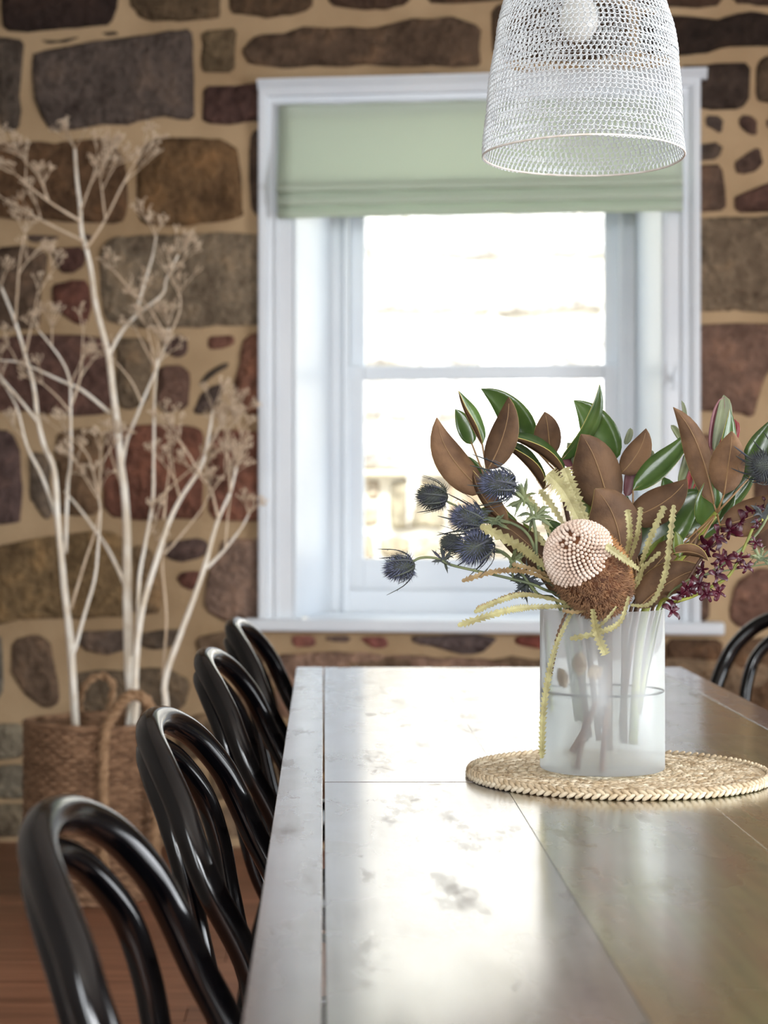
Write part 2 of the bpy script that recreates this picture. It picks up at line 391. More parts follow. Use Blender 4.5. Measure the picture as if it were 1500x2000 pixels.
m.box(XL, -1.05, YR - .25, YR, 0, ZC); m.box(.35, XR, YR - .25, YR, 0, ZC); m.box(-1.05, .35, YR - .25, YR, 0, .85); m.box(-1.05, .35, YR - .25, YR, 2.25, ZC)
tag(m.build('wall_rear', M['plaster'], smooth=False), 'pale plaster wall behind the viewer', 'wall', kind='structure')

# ------------------------------------------------------------------ stone wall with the window
uL = wp(520, 700)[0]; uR = wp(1355, 700)[0]; zS = .700; zT = wp(520, 200)[1]
U0, U1 = -1.20, 3.75
m = MB(); TH = .42
m.wbox(U0, uL, 0, ZC, -TH, 0); m.wbox(uR, U1, 0, ZC, -TH, 0); m.wbox(uL, uR, 0, zS, -TH, 0); m.wbox(uL, uR, zT, ZC, -TH, 0)
wall = tag(m.build('wall_back', M['mortar'], smooth=False), 'rough brown sandstone wall with wide beige mortar joints', 'wall', kind='structure')

def stone_poly(pts2, col, proud=.014, wob=.006, name='stone', parent=wall, frame=W, material='stone'):
    """pts2: outline in (u, z); a dressed but uneven stone, edges rounded into the mortar"""
    out = []
    k = len(pts2)
    for i in range(k):                                  # take the corners off, roughen the long edges
        a = V(pts2[i]); b = V(pts2[(i + 1) % k]); ln = (b - a).length
        q = min(.25, .016 / max(.01, ln)); n_ = max(1, int(ln / .065)); pr = V((b.y - a.y, a.x - b.x)) / max(ln, 1e-6)
        for j in range(n_ + 1):
            p = a.lerp(b, lerp(q, 1 - q, j / n_))
            out.append(p + pr * (random.uniform(-wob, wob) if 0 < j < n_ else 0))
    ar = sum(out[i].x * out[(i + 1) % len(out)].y - out[(i + 1) % len(out)].x * out[i].y for i in range(len(out)))
    if ar < 0: out.reverse()
    out = [p + V((random.uniform(-wob, wob), random.uniform(-wob, wob))) * .6 for p in out]
    c = sum(out, V((0, 0))) / len(out); n = len(out)
    size = min(max(p.x for p in out) - min(p.x for p in out), max(p.y for p in out) - min(p.y for p in out))
    ins = min(.012, size * .12); proud = min(proud, size * .14)
    g_ = sum(col) / 3.0; col = tuple(c_ * .82 + g_ * .18 for c_ in col)
    mb = MB(); vs = []
    seed = random.uniform(0, 50)
    for (shrink, d) in ((0, -.02), (0, proud * .45), (ins, proud), (ins * 3.0, proud * 1.25)):
        for p in out:
            q = p - c; l = q.length
            q2 = c + q * max(.1, (l - shrink) / l) if l > 1e-6 else c
            dd = d + (mnoise.noise(V((q2.x * 9, q2.y * 9, seed))) * min(.011, size * .07) if d > 0 else 0)
            vs.append(frame(q2.x, q2.y, dd))
    vs.append(frame(c.x, c.y, proud * 1.3 + mnoise.noise(V((c.x * 9, c.y * 9, seed))) * min(.011, size * .07)))
    fs = []
    for r in range(3):
        for i in range(n): fs.append((r * n + i, r * n + (i + 1) % n, (r + 1) * n + (i + 1) % n, (r + 1) * n + i))
    for i in range(n): fs.append((3 * n + i, 3 * n + (i + 1) % n, 4 * n))
    mb.add(vs, fs)
    return mb.build(name, M[material], parent, smooth=True, color=lin(col))
def S(col, *pts, **kw):
    return stone_poly([wp(*p) for p in pts], col, **kw)
ST = [  # upper stones darker: fading light is put into their colours
 ((58,42,36), (5,-30),(236,-30),(226,26),(220,47),(140,57),(64,64),(8,62)),
 ((108,86,60), (252,-30),(430,-30),(430,20),(425,38),(340,42),(290,40),(265,26),(253,8)),
 ((98,74,52), (445,-30),(612,-30),(610,20),(560,30),(512,36),(480,28),(447,24)),
 ((86,62,46), (642,-30),(805,-30),(800,10),(760,18),(728,20),(680,16),(644,12)),
 ((90,66,48), (830,-30),(1000,-30),(990,0),(880,8),(832,4)),
 ((96,82,70), (6,74),(50,80),(46,112),(38,180),(37,258),(2,258),(-6,180),(-4,74)),
 ((86,70,56), (78,78),(95,82),(120,79),(155,71),(150,78),(120,84),(95,87)),
 ((86,70,56), (200,63),(230,63),(228,68),(205,70)),
 ((100,85,76), (64,110),(80,100),(130,90),(200,80),(260,70),(340,60),(374,57),(377,100),(380,170),(381,238),(340,230),(310,228),(280,235),(240,245),(190,245),(140,254),(100,256),(85,240),(72,205),(65,150)),
 ((122,100,70), (394,60),(466,57),(460,90),(458,142),(410,143),(395,138),(393,100)),
 ((96,66,58), (396,170),(450,166),(540,160),(540,240),(440,244),(398,243)),
 ((84,64,54), (545,159),(700,152),(965,146),(965,190),(545,190)),
 ((106,82,62), (477,92),(505,70),(604,51),(725,57),(798,37),(890,35),(938,51),(938,103),(941,130),(830,130),(725,127),(626,130),(560,134),(487,127),(476,110)),
 ((92,72,54), (960,15),(1040,-5),(1150,0),(1225,10),(1232,100),(1150,120),(1040,120),(962,110)),
 ((84,60,44), (1020,-60),(1220,-60),(1225,-8),(1020,-14)),
 ((84,60,44), (1240,-30),(1415,-30),(1411,8),(1370,15),(1300,14),(1240,12)),
 ((78,58,46), (1431,-30),(1530,-30),(1530,14),(1470,10),(1431,6)),
 ((54,40,32), (1250,25),(1347,34),(1392,38),(1426,34),(1442,25),(1471,24),(1530,36),(1530,92),(1478,91),(1415,90),(1388,103),(1354,108),(1300,108),(1250,105)),
 ((76,60,50), (1325,126),(1388,126),(1464,123),(1462,202),(1446,214),(1377,215),(1350,200),(1340,160)),
 ((98,78,58), (1476,130),(1487,112),(1530,106),(1530,202),(1490,200),(1475,190)),
 ((94,78,68), (1372,227),(1413,227),(1410,263),(1384,250)),
 ((94,78,66), (1360,284),(1410,277),(1408,313),(1360,313)),
 ((106,82,66), (1360,324),(1412,322),(1419,412),(1360,416)),
 ((88,64,54), (1440,243),(1447,227),(1469,225),(1480,245),(1476,263),(1460,263)),
 ((88,64,54), (1495,235),(1520,230),(1540,240),(1530,258),(1496,250)),
 ((96,72,60), (1430,320),(1471,290),(1487,295),(1491,315),(1482,335),(1444,344)),
 ((102,70,58), (1435,387),(1442,378),(1530,350),(1530,414),(1451,416),(1438,412)),
 ((140,118,92), (1360,428),(1420,424),(1530,420),(1530,614),(1455,607),(1435,603),(1420,608),(1360,612)),
 ((136,102,84), (1360,636),(1530,632),(1530,690),(1490,740),(1480,790),(1470,815),(1440,808),(1360,800)),
 ((140,100,82), (1421,1202),(1435,1140),(1469,1112),(1530,1108),(1530,1202),(1480,1223),(1457,1232),(1439,1223)),
 ((118,88,70), (1355,1130),(1386,1140),(1386,1212),(1355,1212)),
 ((138,102,82), (1355,850),(1395,845),(1450,900),(1450,1010),(1400,1040),(1355,1040)),
 ((134,100,80), (1470,850),(1530,840),(1530,1080),(1475,1070)),
 ((112,82,58), (1300,1248),(1410,1248),(1412,1292),(1300,1292)),
 ((122,92,62), (1300,1302),(1425,1302),(1425,1400),(1300,1400)),
 ((118,86,58), (1440,1320),(1530,1320),(1530,1420),(1440,1420)),
 ((126,94,66), (1430,1248),(1530,1242),(1530,1305),(1432,1308)),
 # below the sill
 ((150,92,80), (568,1243),(618,1243),(618,1262),(570,1262)),
 ((150,86,76), (700,1243),(757,1243),(757,1268),(720,1262)),
 ((112,94,90), (800,1242),(975,1242),(950,1270),(930,1278),(890,1276),(850,1262),(810,1256)),
 ((150,78,64), (1005,1243),(1065,1243),(1065,1268),(1008,1262)),
 ((130,104,92), (632,1243),(685,1243),(684,1254),(640,1254)),
 ((170,132,108), (540,1276),(700,1274),(840,1282),(1000,1292),(1120,1292),(1120,1400),(540,1400)),
 ((140,104,84), (1080,1244),(1290,1244),(1290,1284),(1082,1284)),
 ((140,104,84), (1135,1294),(1285,1294),(1285,1400),(1135,1400)),
 # left of the window, upper
 ((112,80,52), (-12,282),(40,275),(120,280),(185,272),(210,274),(232,292),(247,330),(250,390),(246,430),(215,438),(150,436),(80,430),(-12,425)),
 ((128,94,58), (270,300),(290,276),(325,267),(400,270),(440,272),(468,300),(470,350),(474,400),(476,425),(440,432),(380,440),(310,442),(280,436),(268,420),(265,360)),
 ((90,72,60), (488,258),(516,252),(516,430),(491,415),(487,340)),
 ((146,126,100), (198,490),(215,465),(260,460),(340,458),(420,455),(516,458),(516,636),(430,636),(350,640),(290,640),(230,635),(205,625),(196,560)),
 ((96,62,52), (104,485),(165,482),(166,520),(150,530),(116,534),(108,510)),
 ((116,70,56), (103,555),(130,550),(174,548),(178,610),(170,632),(150,636),(120,615),(103,597)),
 ((112,88,68), (-8,482),(50,480),(92,490),(94,530),(80,560),(78,640),(40,645),(-8,645)),
 ((98,78,66), (50,460),(118,459),(110,471),(60,474)),
 ((98,78,66), (150,457),(180,457),(180,468),(160,470)),
 ((114,80,68), (10,658),(100,652),(150,655),(218,662),(222,720),(218,798),(198,810),(100,810),(10,804),(-10,800),(-10,662)),
 ((134,112,86), (228,658),(290,662),(300,720),(288,788),(250,803),(232,790)),
 ((112,84,74), (315,660),(366,655),(368,690),(350,698),(320,690)),
 ((126,92,76), (312,715),(360,712),(372,735),(366,800),(330,808),(306,795),(306,740)),
 ((136,88,70), (405,655),(458,655),(456,675),(430,684),(407,682)),
 ((96,82,68), (388,748),(410,724),(446,707),(449,713),(420,731),(393,754)),
 ((112,92,82), (383,785),(400,765),(420,750),(433,752),(436,770),(425,800),(400,808),(378,806)),
 ((142,92,70), (478,655),(516,650),(516,808),(485,812),(462,780),(456,760),(470,700)),
 ((136,84,64), (207,850),(230,834),(320,830),(375,832),(396,845),(398,940),(394,1014),(330,1014),(225,1012),(205,1000),(200,920)),
 ((146,92,72), (410,848),(440,840),(516,842),(516,1018),(440,1018),(408,1008),(406,930)),
 ((134,102,72), (112,840),(195,836),(194,910),(196,1005),(150,1010),(114,1004)),
 ((108,84,78), (-10,838),(20,842),(38,870),(44,940),(42,1000),(36,1022),(-10,1026)),
 ((122,104,86), (60,880),(100,890),(104,1000),(96,1015),(82,1008),(70,985),(58,970)),
 ((142,112,72), (-10,1070),(40,1055),(100,1045),(160,1038),(225,1040),(245,1060),(250,1150),(248,1203),(150,1210),(100,1206),(50,1210),(-10,1222)),
 ((150,120,84), (258,1062),(295,1068),(312,1110),(316,1195),(262,1203)),
 ((106,82,74), (325,1060),(395,1050),(412,1070),(400,1090),(350,1098),(322,1088)),
 ((124,76,62), (343,1128),(360,1115),(392,1112),(394,1140),(370,1155),(350,1140)),
 ((148,118,100), (440,1050),(516,1052),(516,1205),(440,1215),(400,1190),(405,1130),(420,1090)),
 ((114,94,80), (145,1238),(180,1232),(250,1230),(250,1270),(200,1280),(160,1268)),
 ((112,94,76), (270,1235),(350,1225),(352,1250),(320,1270),(280,1268),(272,1250)),
 ((122,96,74), (25,1250),(70,1235),(95,1250),(112,1320),(120,1370),(90,1385),(45,1350),(25,1320)),
 ((124,116,102), (-10,1240),(5,1245),(8,1340),(-10,1380)),
 ((126,106,82), (140,1315),(250,1308),(330,1304),(374,1330),(360,1385),(290,1400),(150,1398)),
 ((142,116,86), (345,1410),(400,1390),(450,1410),(450,1480),(350,1485)),
 ((140,112,84), (380,1245),(440,1232),(520,1240),(540,1290),(470,1300),(392,1290)),
 ((156,142,116), (-10,1412),(48,1415),(48,1480),(-10,1484)),
 ((138,126,104), (-10,1496),(70,1494),(72,1556),(-10,1560)),
 ((148,130,102), (-10,1572),(80,1570),(80,1630),(-10,1634)),
 ((150,124,94), (85,1412),(240,1410),(330,1412),(330,1484),(88,1484)),
 ((150,128,98), (90,1498),(260,1496),(400,1498),(400,1558),(92,1560)),
 ((140,114,88), (92,1572),(300,1572),(420,1572),(420,1632),(94,1632)),
 ((156,130,98), (412,1498),(560,1496),(560,1556),(414,1560)),
 ((158,130,100), (432,1572),(580,1572),(580,1632),(434,1634)),
 ((146,116,88), (465,1320),(530,1310),(530,1400),(470,1405)),
 ((146,118,88), (466,1416),(530,1414),(530,1482),(468,1484)),
]
for row in ST: S(row[0], *row[1:])
# the wall goes on out of frame
for (za, zb) in ((.02, .22), (.24, .44), (.46, .62)):
    u = wp(600, 1400)[0]
    while u < 3.6:
        l = random.uniform(.25, .6); g = .012
        c = random.choice([(150,122,92), (140,112,84), (130,98,76)])
        stone_poly([(u, za), (u + l, za + random.uniform(-.005, .01)), (u + l, zb), (u, zb + random.uniform(-.01, .005))], c); u += l + .03
for (za, zb) in ((.64, .9), (.92, 1.12), (1.14, 1.42), (1.45, 1.68), (1.71, 1.96), (1.99, 2.2), (2.23, 2.5), (2.53, 2.74)):
    u = wp(1560, 900)[0]
    while u < 3.6:
        l = random.uniform(.2, .6)
        c = random.choice([(120,94,70), (108,80,62), (130,98,76), (96,72,58), (136,104,78)])
        stone_poly([(u, za), (u + l * .5, za + .01), (u + l, za), (u + l, zb), (u + l * .4, zb + .008), (u, zb)], c); u += l + .035
u = -1.0
while u < 3.6:
    l = random.uniform(.25, .6)
    stone_poly([(u, 2.80), (u + l, 2.81), (u + l, 2.92), (u, 2.92)], random.choice([(80,60,46), (90,70,52), (66,50,40)])); u += l + .035

# ------------------------------------------------------------------ window
def mould(mb, prof, path, mi=0):
    """sweep profile [(a, d)] (a = distance from the inner edge outward, d = towards room) round a path of (u, z, outward u, outward z)"""
    k = len(prof); vs = []
    for (u, z, ou, oz) in path:
        for (a, d) in prof: vs.append(W(u + a * ou, z + a * oz, d))
    fs = []
    for i in range(len(path) - 1):
        for j in range(k - 1): fs.append((i * k + j, i * k + j + 1, (i + 1) * k + j + 1, (i + 1) * k + j))
    mb.add(vs, fs, mi)
win = thing('window_1', W((uL + uR) / 2, zS, 0), 'white painted sash window in the stone wall', 'window'); win['kind'] = 'structure'
cL = wp(578, 700, .02)[0]; cR = wp(1292, 700, .02)[0]; oL = wp(505, 700, .03)[0]; oR = wp(1369, 700, .03)[0]
zTop = wp(507, 172, .03)[1]; cw = cL - oL; zI = zTop - cw; sill_z = .735
prof = [(0, -.01), (0, .018), (.006, .024), (.012, .020), (.018, .022), (.055, .024), (.060, .032), (.066, .034), (.072, .026), (.088, .028), (.092, .040), (.104, .044), (cw - .004, .044), (cw, .040), (cw, -.01)]
m = MB(); mould(m, prof, [(cL, sill_z, -1, 0), (cL, zI, -1, 1), (cR, zI, 1, 1), (cR, sill_z, 1, 0)])
m.build('architrave', M['white'], win, smooth=False)
m = MB(); ht = .022
mould(m, [(-.004, .0), (-.004, .046), (.004, .050), (.012, .058), (.022, .066), (.026, .066), (.026, .0)], [(oL + .0, zTop - .004, 0, 1), (oR + .018, zTop - .004, 0, 1)])
for uu in (oL, oR + .018):
    m.add([W(uu, zTop - .008, 0), W(uu, zTop - .008, .046), W(uu, zTop, .05), W(uu, zTop + .018, .066), W(uu, zTop + .022, .066), W(uu, zTop + .022, 0)], [(0, 1, 2, 3, 4, 5)])
m.build('head_moulding', M['white'], win, smooth=False)
D1 = -.30
rL = wp(648, 700, D1)[0]; rR = wp(1240, 700, D1)[0]; rT = zI - .02
def quad_panel(a, b, c, d, t, name, mt=None):
    a, b, c, d = V(a), V(b), V(c), V(d); n = (b - a).cross(d - a).normalized() * t
    mm = MB(); mm.hexa([a, b, c, d, a + n, b + n, c + n, d + n]); return mm.build(name, mt or M['white'], win, smooth=False)
quad_panel(W(cL, sill_z, .0), W(rL, sill_z, D1), W(rL, rT, D1), W(cL, zI, 0), -.012, 'reveal_panel')
quad_panel(W(cR, sill_z, .0), W(cR, zI, 0), W(rR, rT, D1), W(rR, sill_z, D1), -.012, 'reveal_panel')
quad_panel(W(cL, zI, 0), W(rL, rT, D1), W(rR, rT, D1), W(cR, zI, 0), -.012, 'reveal_panel')
# box frame
fL = wp(679, 700, D1 - .02)[0]; fR = wp(1213, 700, D1 - .02)[0]
m = MB()
for (a, b2) in ((rL - .03, fL), (fR, rR + .03)): m.wbox(a, b2, sill_z - .03, rT + .03, D1 - .16, D1 - .004)
m.wbox(fL, fR, rT - .02, rT + .03, D1 - .16, D1 - .004)
m.build('box_frame', M['white'], win, smooth=False, bevel=.003)
m = MB()
for (a, b2) in ((fL - .012, fL + .008), (fR - .008, fR + .012)): m.wbox(a, b2, sill_z, rT, D1 - .004, D1 + .012)
m.build('staff_bead', M['white'], win, smooth=False, bevel=.003)
# sashes
DS = D1 - .03; DU = D1 - .075
zb = lambda y, d: wp(940, y, d)[1]
gL = wp(710, 900, DS)[0]; gR = wp(1178, 900, DS)[0]
def sash(u0, u1, z0, z1, g0, g1, h0, h1, d, name):
    mm = MB(); t = .042
    mm.wbox(u0, g0, z0, z1, d - t, d); mm.wbox(g1, u1, z0, z1, d - t, d); mm.wbox(g0, g1, z0, h0, d - t, d); mm.wbox(g0, g1, h1, z1, d - t, d)
    ob = mm.build(name, M['white'], win, smooth=False, bevel=.003)
    pm = MB(); pm.wbox(g0 - .004, g1 + .004, h0 - .004, h1 + .004, d - t * .6, d - t * .6 + .004); pm.build('glass_pane', M['glass'], ob, smooth=False)
    return ob
sash(fL + .002, fR - .002, zb(1152, DS), zb(714, DS), gL, gR, zb(1092, DS), zb(741, DS), DS, 'lower_sash')
gL2 = wp(712, 500, DU)[0]; gR2 = wp(1180, 500, DU)[0]
sash(fL + .002, fR - .002, zb(736, DU), rT - .02, gL2, gR2, zb(713, DU), rT - .07, DU, 'upper_sash')
m = MB()
m.wbox(fL - .02, fR + .02, sill_z - .03, zb(1153, DS), D1 - .16, D1 + .005); m.wbox(fL, fR, zb(1153, DS), zb(1153, DS) + .004, D1 - .16, D1 - .002)
m.build('sub_sill', M['white'], win, smooth=False, bevel=.003)
m = MB()
sl, sr = wp(472, 1220, .06)[0], wp(1416, 1225, .06)[0]
zst = wp(900, 1212, .065)[1]; zsb = wp(900, 1237, .065)[1]
m.wbox(rL - .05, rR + .05, zst - .03, zst + .003, D1 - .01, .0); m.wbox(sl, sr, zsb, zst, -.005, .065)
m.build('window_sill', M['white'], win, smooth=False, bevel=.009)
# cleat for the blind cord on the right architrave
cu, cz = wp(1316, 738, .05)
t = thing('cord_cleat', W(cu, cz, .04), 'small white cord cleat on the right window architrave', 'cleat')
m = MB(); m.wbox(cu - .006, cu + .006, cz - .012, cz + .012, .030, .048); m.build('base', M['white'], t, smooth=False, bevel=.002)
m = MB(); m.tube(catmull([W(cu - .004, cz - .035, .058), W(cu, cz - .012, .050), W(cu, cz + .012, .050), W(cu + .006, cz + .038, .060)], 4), .0035, 6); m.build('horn', M['white'], t)

# ------------------------------------------------------------------ roman blind
bl0, bl1 = wp(543, 300, .07)[0], wp(1333, 300, .07)[0]
bt = thing('roman_blind', W((bl0 + bl1) / 2, wp(940, 420, .08)[1], .06), 'pale green roman blind half drawn up over the window', 'blind')
def cloth(prof, name, thick=.003):
    mm = MB(); n = 24; k = len(prof); vs = []; fs = []
    for side in (0, 1):
        for i in range(n + 1):
            u = lerp(bl0, bl1, i / n)
            for j, (d, z) in enumerate(prof):
                sag = .0015 * sin(i * 1.3 + j) 
                vs.append(W(u, z + sag, d - (thick if side else 0)))
    o = (n + 1) * k
    for i in range(n):
        for j in range(k - 1):
            a = i * k + j; fs.append((a, a + 1, a + k + 1, a + k)); fs.append((o + a, o + a + k, o + a + k + 1, o + a + 1))
        fs.append((i * k, (i + 1) * k, o + (i + 1) * k, o + i * k)); fs.append((i * k + k - 1, o + i * k + k - 1, o + (i + 1) * k + k - 1, (i + 1) * k + k - 1))
    for j in range(k - 1):
        fs.append((j, o + j, o + j + 1, j + 1)); fs.append((n * k + j, n * k + j + 1, o + n * k + j + 1, o + n * k + j))
    mm.add(vs, fs); return mm.build(name, M['blind'], bt, smooth=True)
zy = lambda y, d: wp(900, y, d)[1]
zt = zy(196, .05)
def smoothp(p): return [(q.x, q.y) for q in catmull([V((a, b, 0)) for a, b in p], 5)]
cloth(smoothp([(.050, zt), (.056, lerp(zt, zy(358, .1), .5)), (.085, zy(345, .09)), (.098, zy(356, .1)), (.096, zy(366, .1)), (.080, zy(368, .1)), (.062, zy(352, .08))]), 'main_panel')
cloth(smoothp([(.060, zy(352, .07)), (.078, zy(372, .09)), (.088, zy(384, .1)), (.084, zy(394, .1)), (.068, zy(392, .08)), (.056, zy(376, .08))]), 'fold')
cloth(smoothp([(.052, zy(376, .07)), (.066, zy(396, .08)), (.076, zy(408, .09)), (.072, zy(418, .09)), (.058, zy(414, .08)), (.050, zy(400, .08))]), 'fold')
m = MB(); m.wbox(bl0, bl1, zt - .03, zt + .003, .044, .049); m.build('head_rail', M['white'], bt, smooth=False)

# ------------------------------------------------------------------ outside: the neighbour's stone wall
YE = 9.6
def E(u, z, d=0.0): return V((u, YE - d, z))
m = MB(); m.box(-4.5, 7.5, YE, YE + .3, -.3, 4.2)
ext = tag(m.build('neighbour_wall', mat('pale_ext_mortar', (232, 228, 216), .9, (222, 216, 200), 3.0), smooth=False), 'sunlit pale stone wall of the house next door, outside the window', 'wall', kind='structure')
ez = lambda y: CAMZ - (y - CY) * YE / F
ex = lambda x: (x - CX) * YE / F
def ES(col, x0, x1, y0, y1):
    j = lambda: random.uniform(-3, 3)
    pts = [(x0 + j(), y0 + j()), ((x0 + x1) / 2 + j(), y0 + j()), (x1 + j(), y0 + j()), (x1 + j(), y1 + j()), ((x0 + x1) / 2 + j(), y1 + j()), (x0 + j(), y1 + j())]
    stone_poly([(ex(a), ez(b)) for a, b in pts], col, proud=.03, wob=.01, name='stone', parent=ext, frame=E)
PALE = [(234,231,224), (228,224,215), (238,235,229), (222,216,204)]  # sun and shade in the colours: pale upper courses, buff lower stones
rows = [(395, 500), (512, 610), (622, 712), (724, 815), (827, 918)]
for i, (a, b2) in enumerate(rows):
    x = 480 + (i % 2) * 60
    while x < 1500:
        l = random.uniform(110, 230); ES(random.choice(PALE), x, x + l, a, b2); x += l + 12
for (c, x0, x1, y0, y1) in [((176,164,140), 640, 700, 940, 1030), ((188,172,148), 718, 740, 935, 975), ((206,190,160), 708, 742, 985, 1025), ((182,170,138), 763, 868, 938, 1032), ((206,178,140), 880, 960, 940, 1030), ((190,176,150), 972, 1080, 940, 1034), ((184,170,142), 1092, 1200, 938, 1030),
        ((186,170,138), 742, 800, 1050, 1085), ((200,184,152), 812, 900, 1046, 1120), ((176,164,140), 912, 1030, 1046, 1120), ((196,178,148), 640, 728, 1046, 1120), ((190,174,146), 1042, 1200, 1046, 1120)]:
    ES(c, x0, x1, y0, y1)
m = MB(); m.box(-4.5, 7.5, YE - .07, YE, ez(930), ez(919)); m.build('string_course', mat('pale_course', (222, 210, 180), .9), ext, smooth=False, bevel=.01)
m = MB(); m.box(-4.5, 7.5, 7.0, YE + .3, -.5, -.3)
tag(m.build('paved_side_passage', M['paving'], smooth=False), 'pale paved passage outside the window', 'ground', kind='structure')
# ------------------------------------------------------------------ dining table
TX0, TX1, TY0, TY1, TZ = -.061, .802, .95, 4.46, .75
tb = thing('dining_table', ((TX0 + TX1) / 2, (TY0 + TY1) / 2, 0), 'long worn timber dining table in front of the window', 'table')
def board(name, x0, x1, y0, y1, mt, dz=0.0, t=.036, lab=None):
    mm = MB(); mm.box(x0, x1, y0, y1, TZ - t, TZ + dz)
    ob = mm.build(name, M[mt], tb, smooth=False, bevel=.0007 if name == 'edge_board' else .0003)
    if lab: ob['label'] = lab
    return ob
XI0, XI1, YX = 0.0, .737, 2.713
g = .0013
board('edge_board', TX0, XI0 - g, TY0, TY1, 'wood_edge', .0005)
board('edge_board', XI1 + g, TX1, TY0, TY1, 'wood_edge', .0005)
xs = [XI0, .245, .492, XI1]
for i in range(3):
    board('plank', xs[i] + g * (i == 0) + .0002, xs[i + 1] - .0002, YX + .0012, TY1, ('wood_a', 'wood_a', 'wood_c')[i], -.0004 * (i % 2))
    board('plank', xs[i] + g * (i == 0) + .0002, xs[i + 1] - .0002, TY0, YX - .0012, ('wood_a2', 'wood_b', 'wood_c')[i], -.0004 * ((i + 1) % 2))
m = MB()
m.box(.02, .045, 1.1, 4.36, TZ - .12, TZ - .0365); m.box(.70, .725, 1.1, 4.36, TZ - .12, TZ - .0365)
m.box(.045, .70, 1.1, 1.125, TZ - .12, TZ - .0365); m.box(.045, .70, 4.335, 4.36, TZ - .12, TZ - .0365)
m.build('apron', M['wood_edge'], tb, smooth=False, bevel=.002)
for (x, y) in ((.05, 1.16), (.62, 1.16), (.05, 3.752), (.62, 3.752)):
    mm = MB(); mm.hexa([(x + .01, y + .01, 0), (x + .065, y + .01, 0), (x + .065, y + .065, 0), (x + .01, y + .065, 0), (x, y, TZ - .0365), (x + .075, y, TZ - .0365), (x + .075, y + .075, TZ - .0365), (x, y + .075, TZ - .0365)])
    mm.build('leg', M['wood_edge'], tb, smooth=False, bevel=.003)

# ------------------------------------------------------------------ black bentwood chairs
def make_chair(loc, rotz, label, group, sx=1.0):
    """origin on the floor under the seat centre, faces +x"""
    t = thing('bentwood_chair', (0, 0, 0), label, 'chair', group)
    top = .862; r = .0175
    half = [(-.30, .205, 0.0), (-.262, .196, .20), (-.200, .186, .42), (-.170, .184, .50), (-.178, .190, .60), (-.222, .194, .69), (-.246, .186, .745), (-.264, .168, .785), (-.290, .134, .825), (-.312, .085, .850), (-.321, .030, .860)]
    pts = [(x, -y, z) for (x, y, z) in half] + [(x, y, z) for (x, y, z) in reversed(half)]
    mm = MB(); cp = catmull(pts, 8); mm.tube(cp, [r * lerp(.8, 1, min(1, p.z / .45)) for p in cp], 14); mm.build('back_hoop', M['black'], t)
    half = [(-.188, .116, .445), (-.222, .126, .52), (-.246, .134, .62), (-.260, .136, .69), (-.280, .126, .752), (-.308, .086, .803), (-.326, .030, .8265)]
    pts = [(x, -y, z) for (x, y, z) in half] + [(x, y, z) for (x, y, z) in reversed(half)]
    mm = MB(); mm.tube(catmull(pts, 8), .0145, 12); mm.build('inner_hoop', M['black'], t)
    ring = [(.205 * cos(a), .205 * sin(a), .452) for a in [2 * pi * i / 40 for i in range(40)]]
    mm = MB(); mm.tube(ring, .0185, 10, closed=True); mm.build('seat_ring', M['black'], t)
    mm = MB(); mm.lathe([(.001, .448), (.08, .449), (.15, .455), (.192, .462), (.196, .456), (.19, .447), (.001, .444)], n=40); mm.build('seat', M['black'], t)
    for s in (-1, 1):
        mm = MB(); mm.tube(catmull([(.225, s * .165, 0), (.195, s * .145, .22), (.165, s * .125, .44)], 6), taper(13, .0135, .0185), 10); mm.build('leg', M['black'], t)
    ring = [(-.02 + .205 * cos(a), .178 * sin(a), .235) for a in [2 * pi * i / 36 for i in range(36)]]
    mm = MB(); mm.tube(ring, .0095, 8, closed=True); mm.build('leg_ring', M['black'], t)
    t.location = loc; t.rotation_euler = (0, 0, rotz)
    return t
def dup(root, loc, rotz, label):
    r = root.copy(); COL.objects.link(r); r.location = loc; r.rotation_euler = (0, 0, rotz); r['label'] = label
    for ch in list(root.children):
        c = ch.copy(); COL.objects.link(c); c.parent = r
    return r
GC = 'black bentwood chairs round the table'
ch0 = make_chair((.081, 1.71, 0), radians(-5), 'nearest black bentwood chair, lower left, closest to the viewer', GC)
dup(ch0, (.111, 2.44, 0), radians(-5), 'black bentwood chair second from the viewer on the left of the table')
dup(ch0, (.119, 3.39, 0), radians(-4), 'black bentwood chair third from the viewer on the left of the table')
dup(ch0, (.131, 4.19, 0), radians(-4), 'black bentwood chair farthest from the viewer on the left, by the window sill')
dup(ch0, (.878, 4.42, 0), radians(180 + 38), 'black bentwood chair at the right edge, beyond the far table corner')

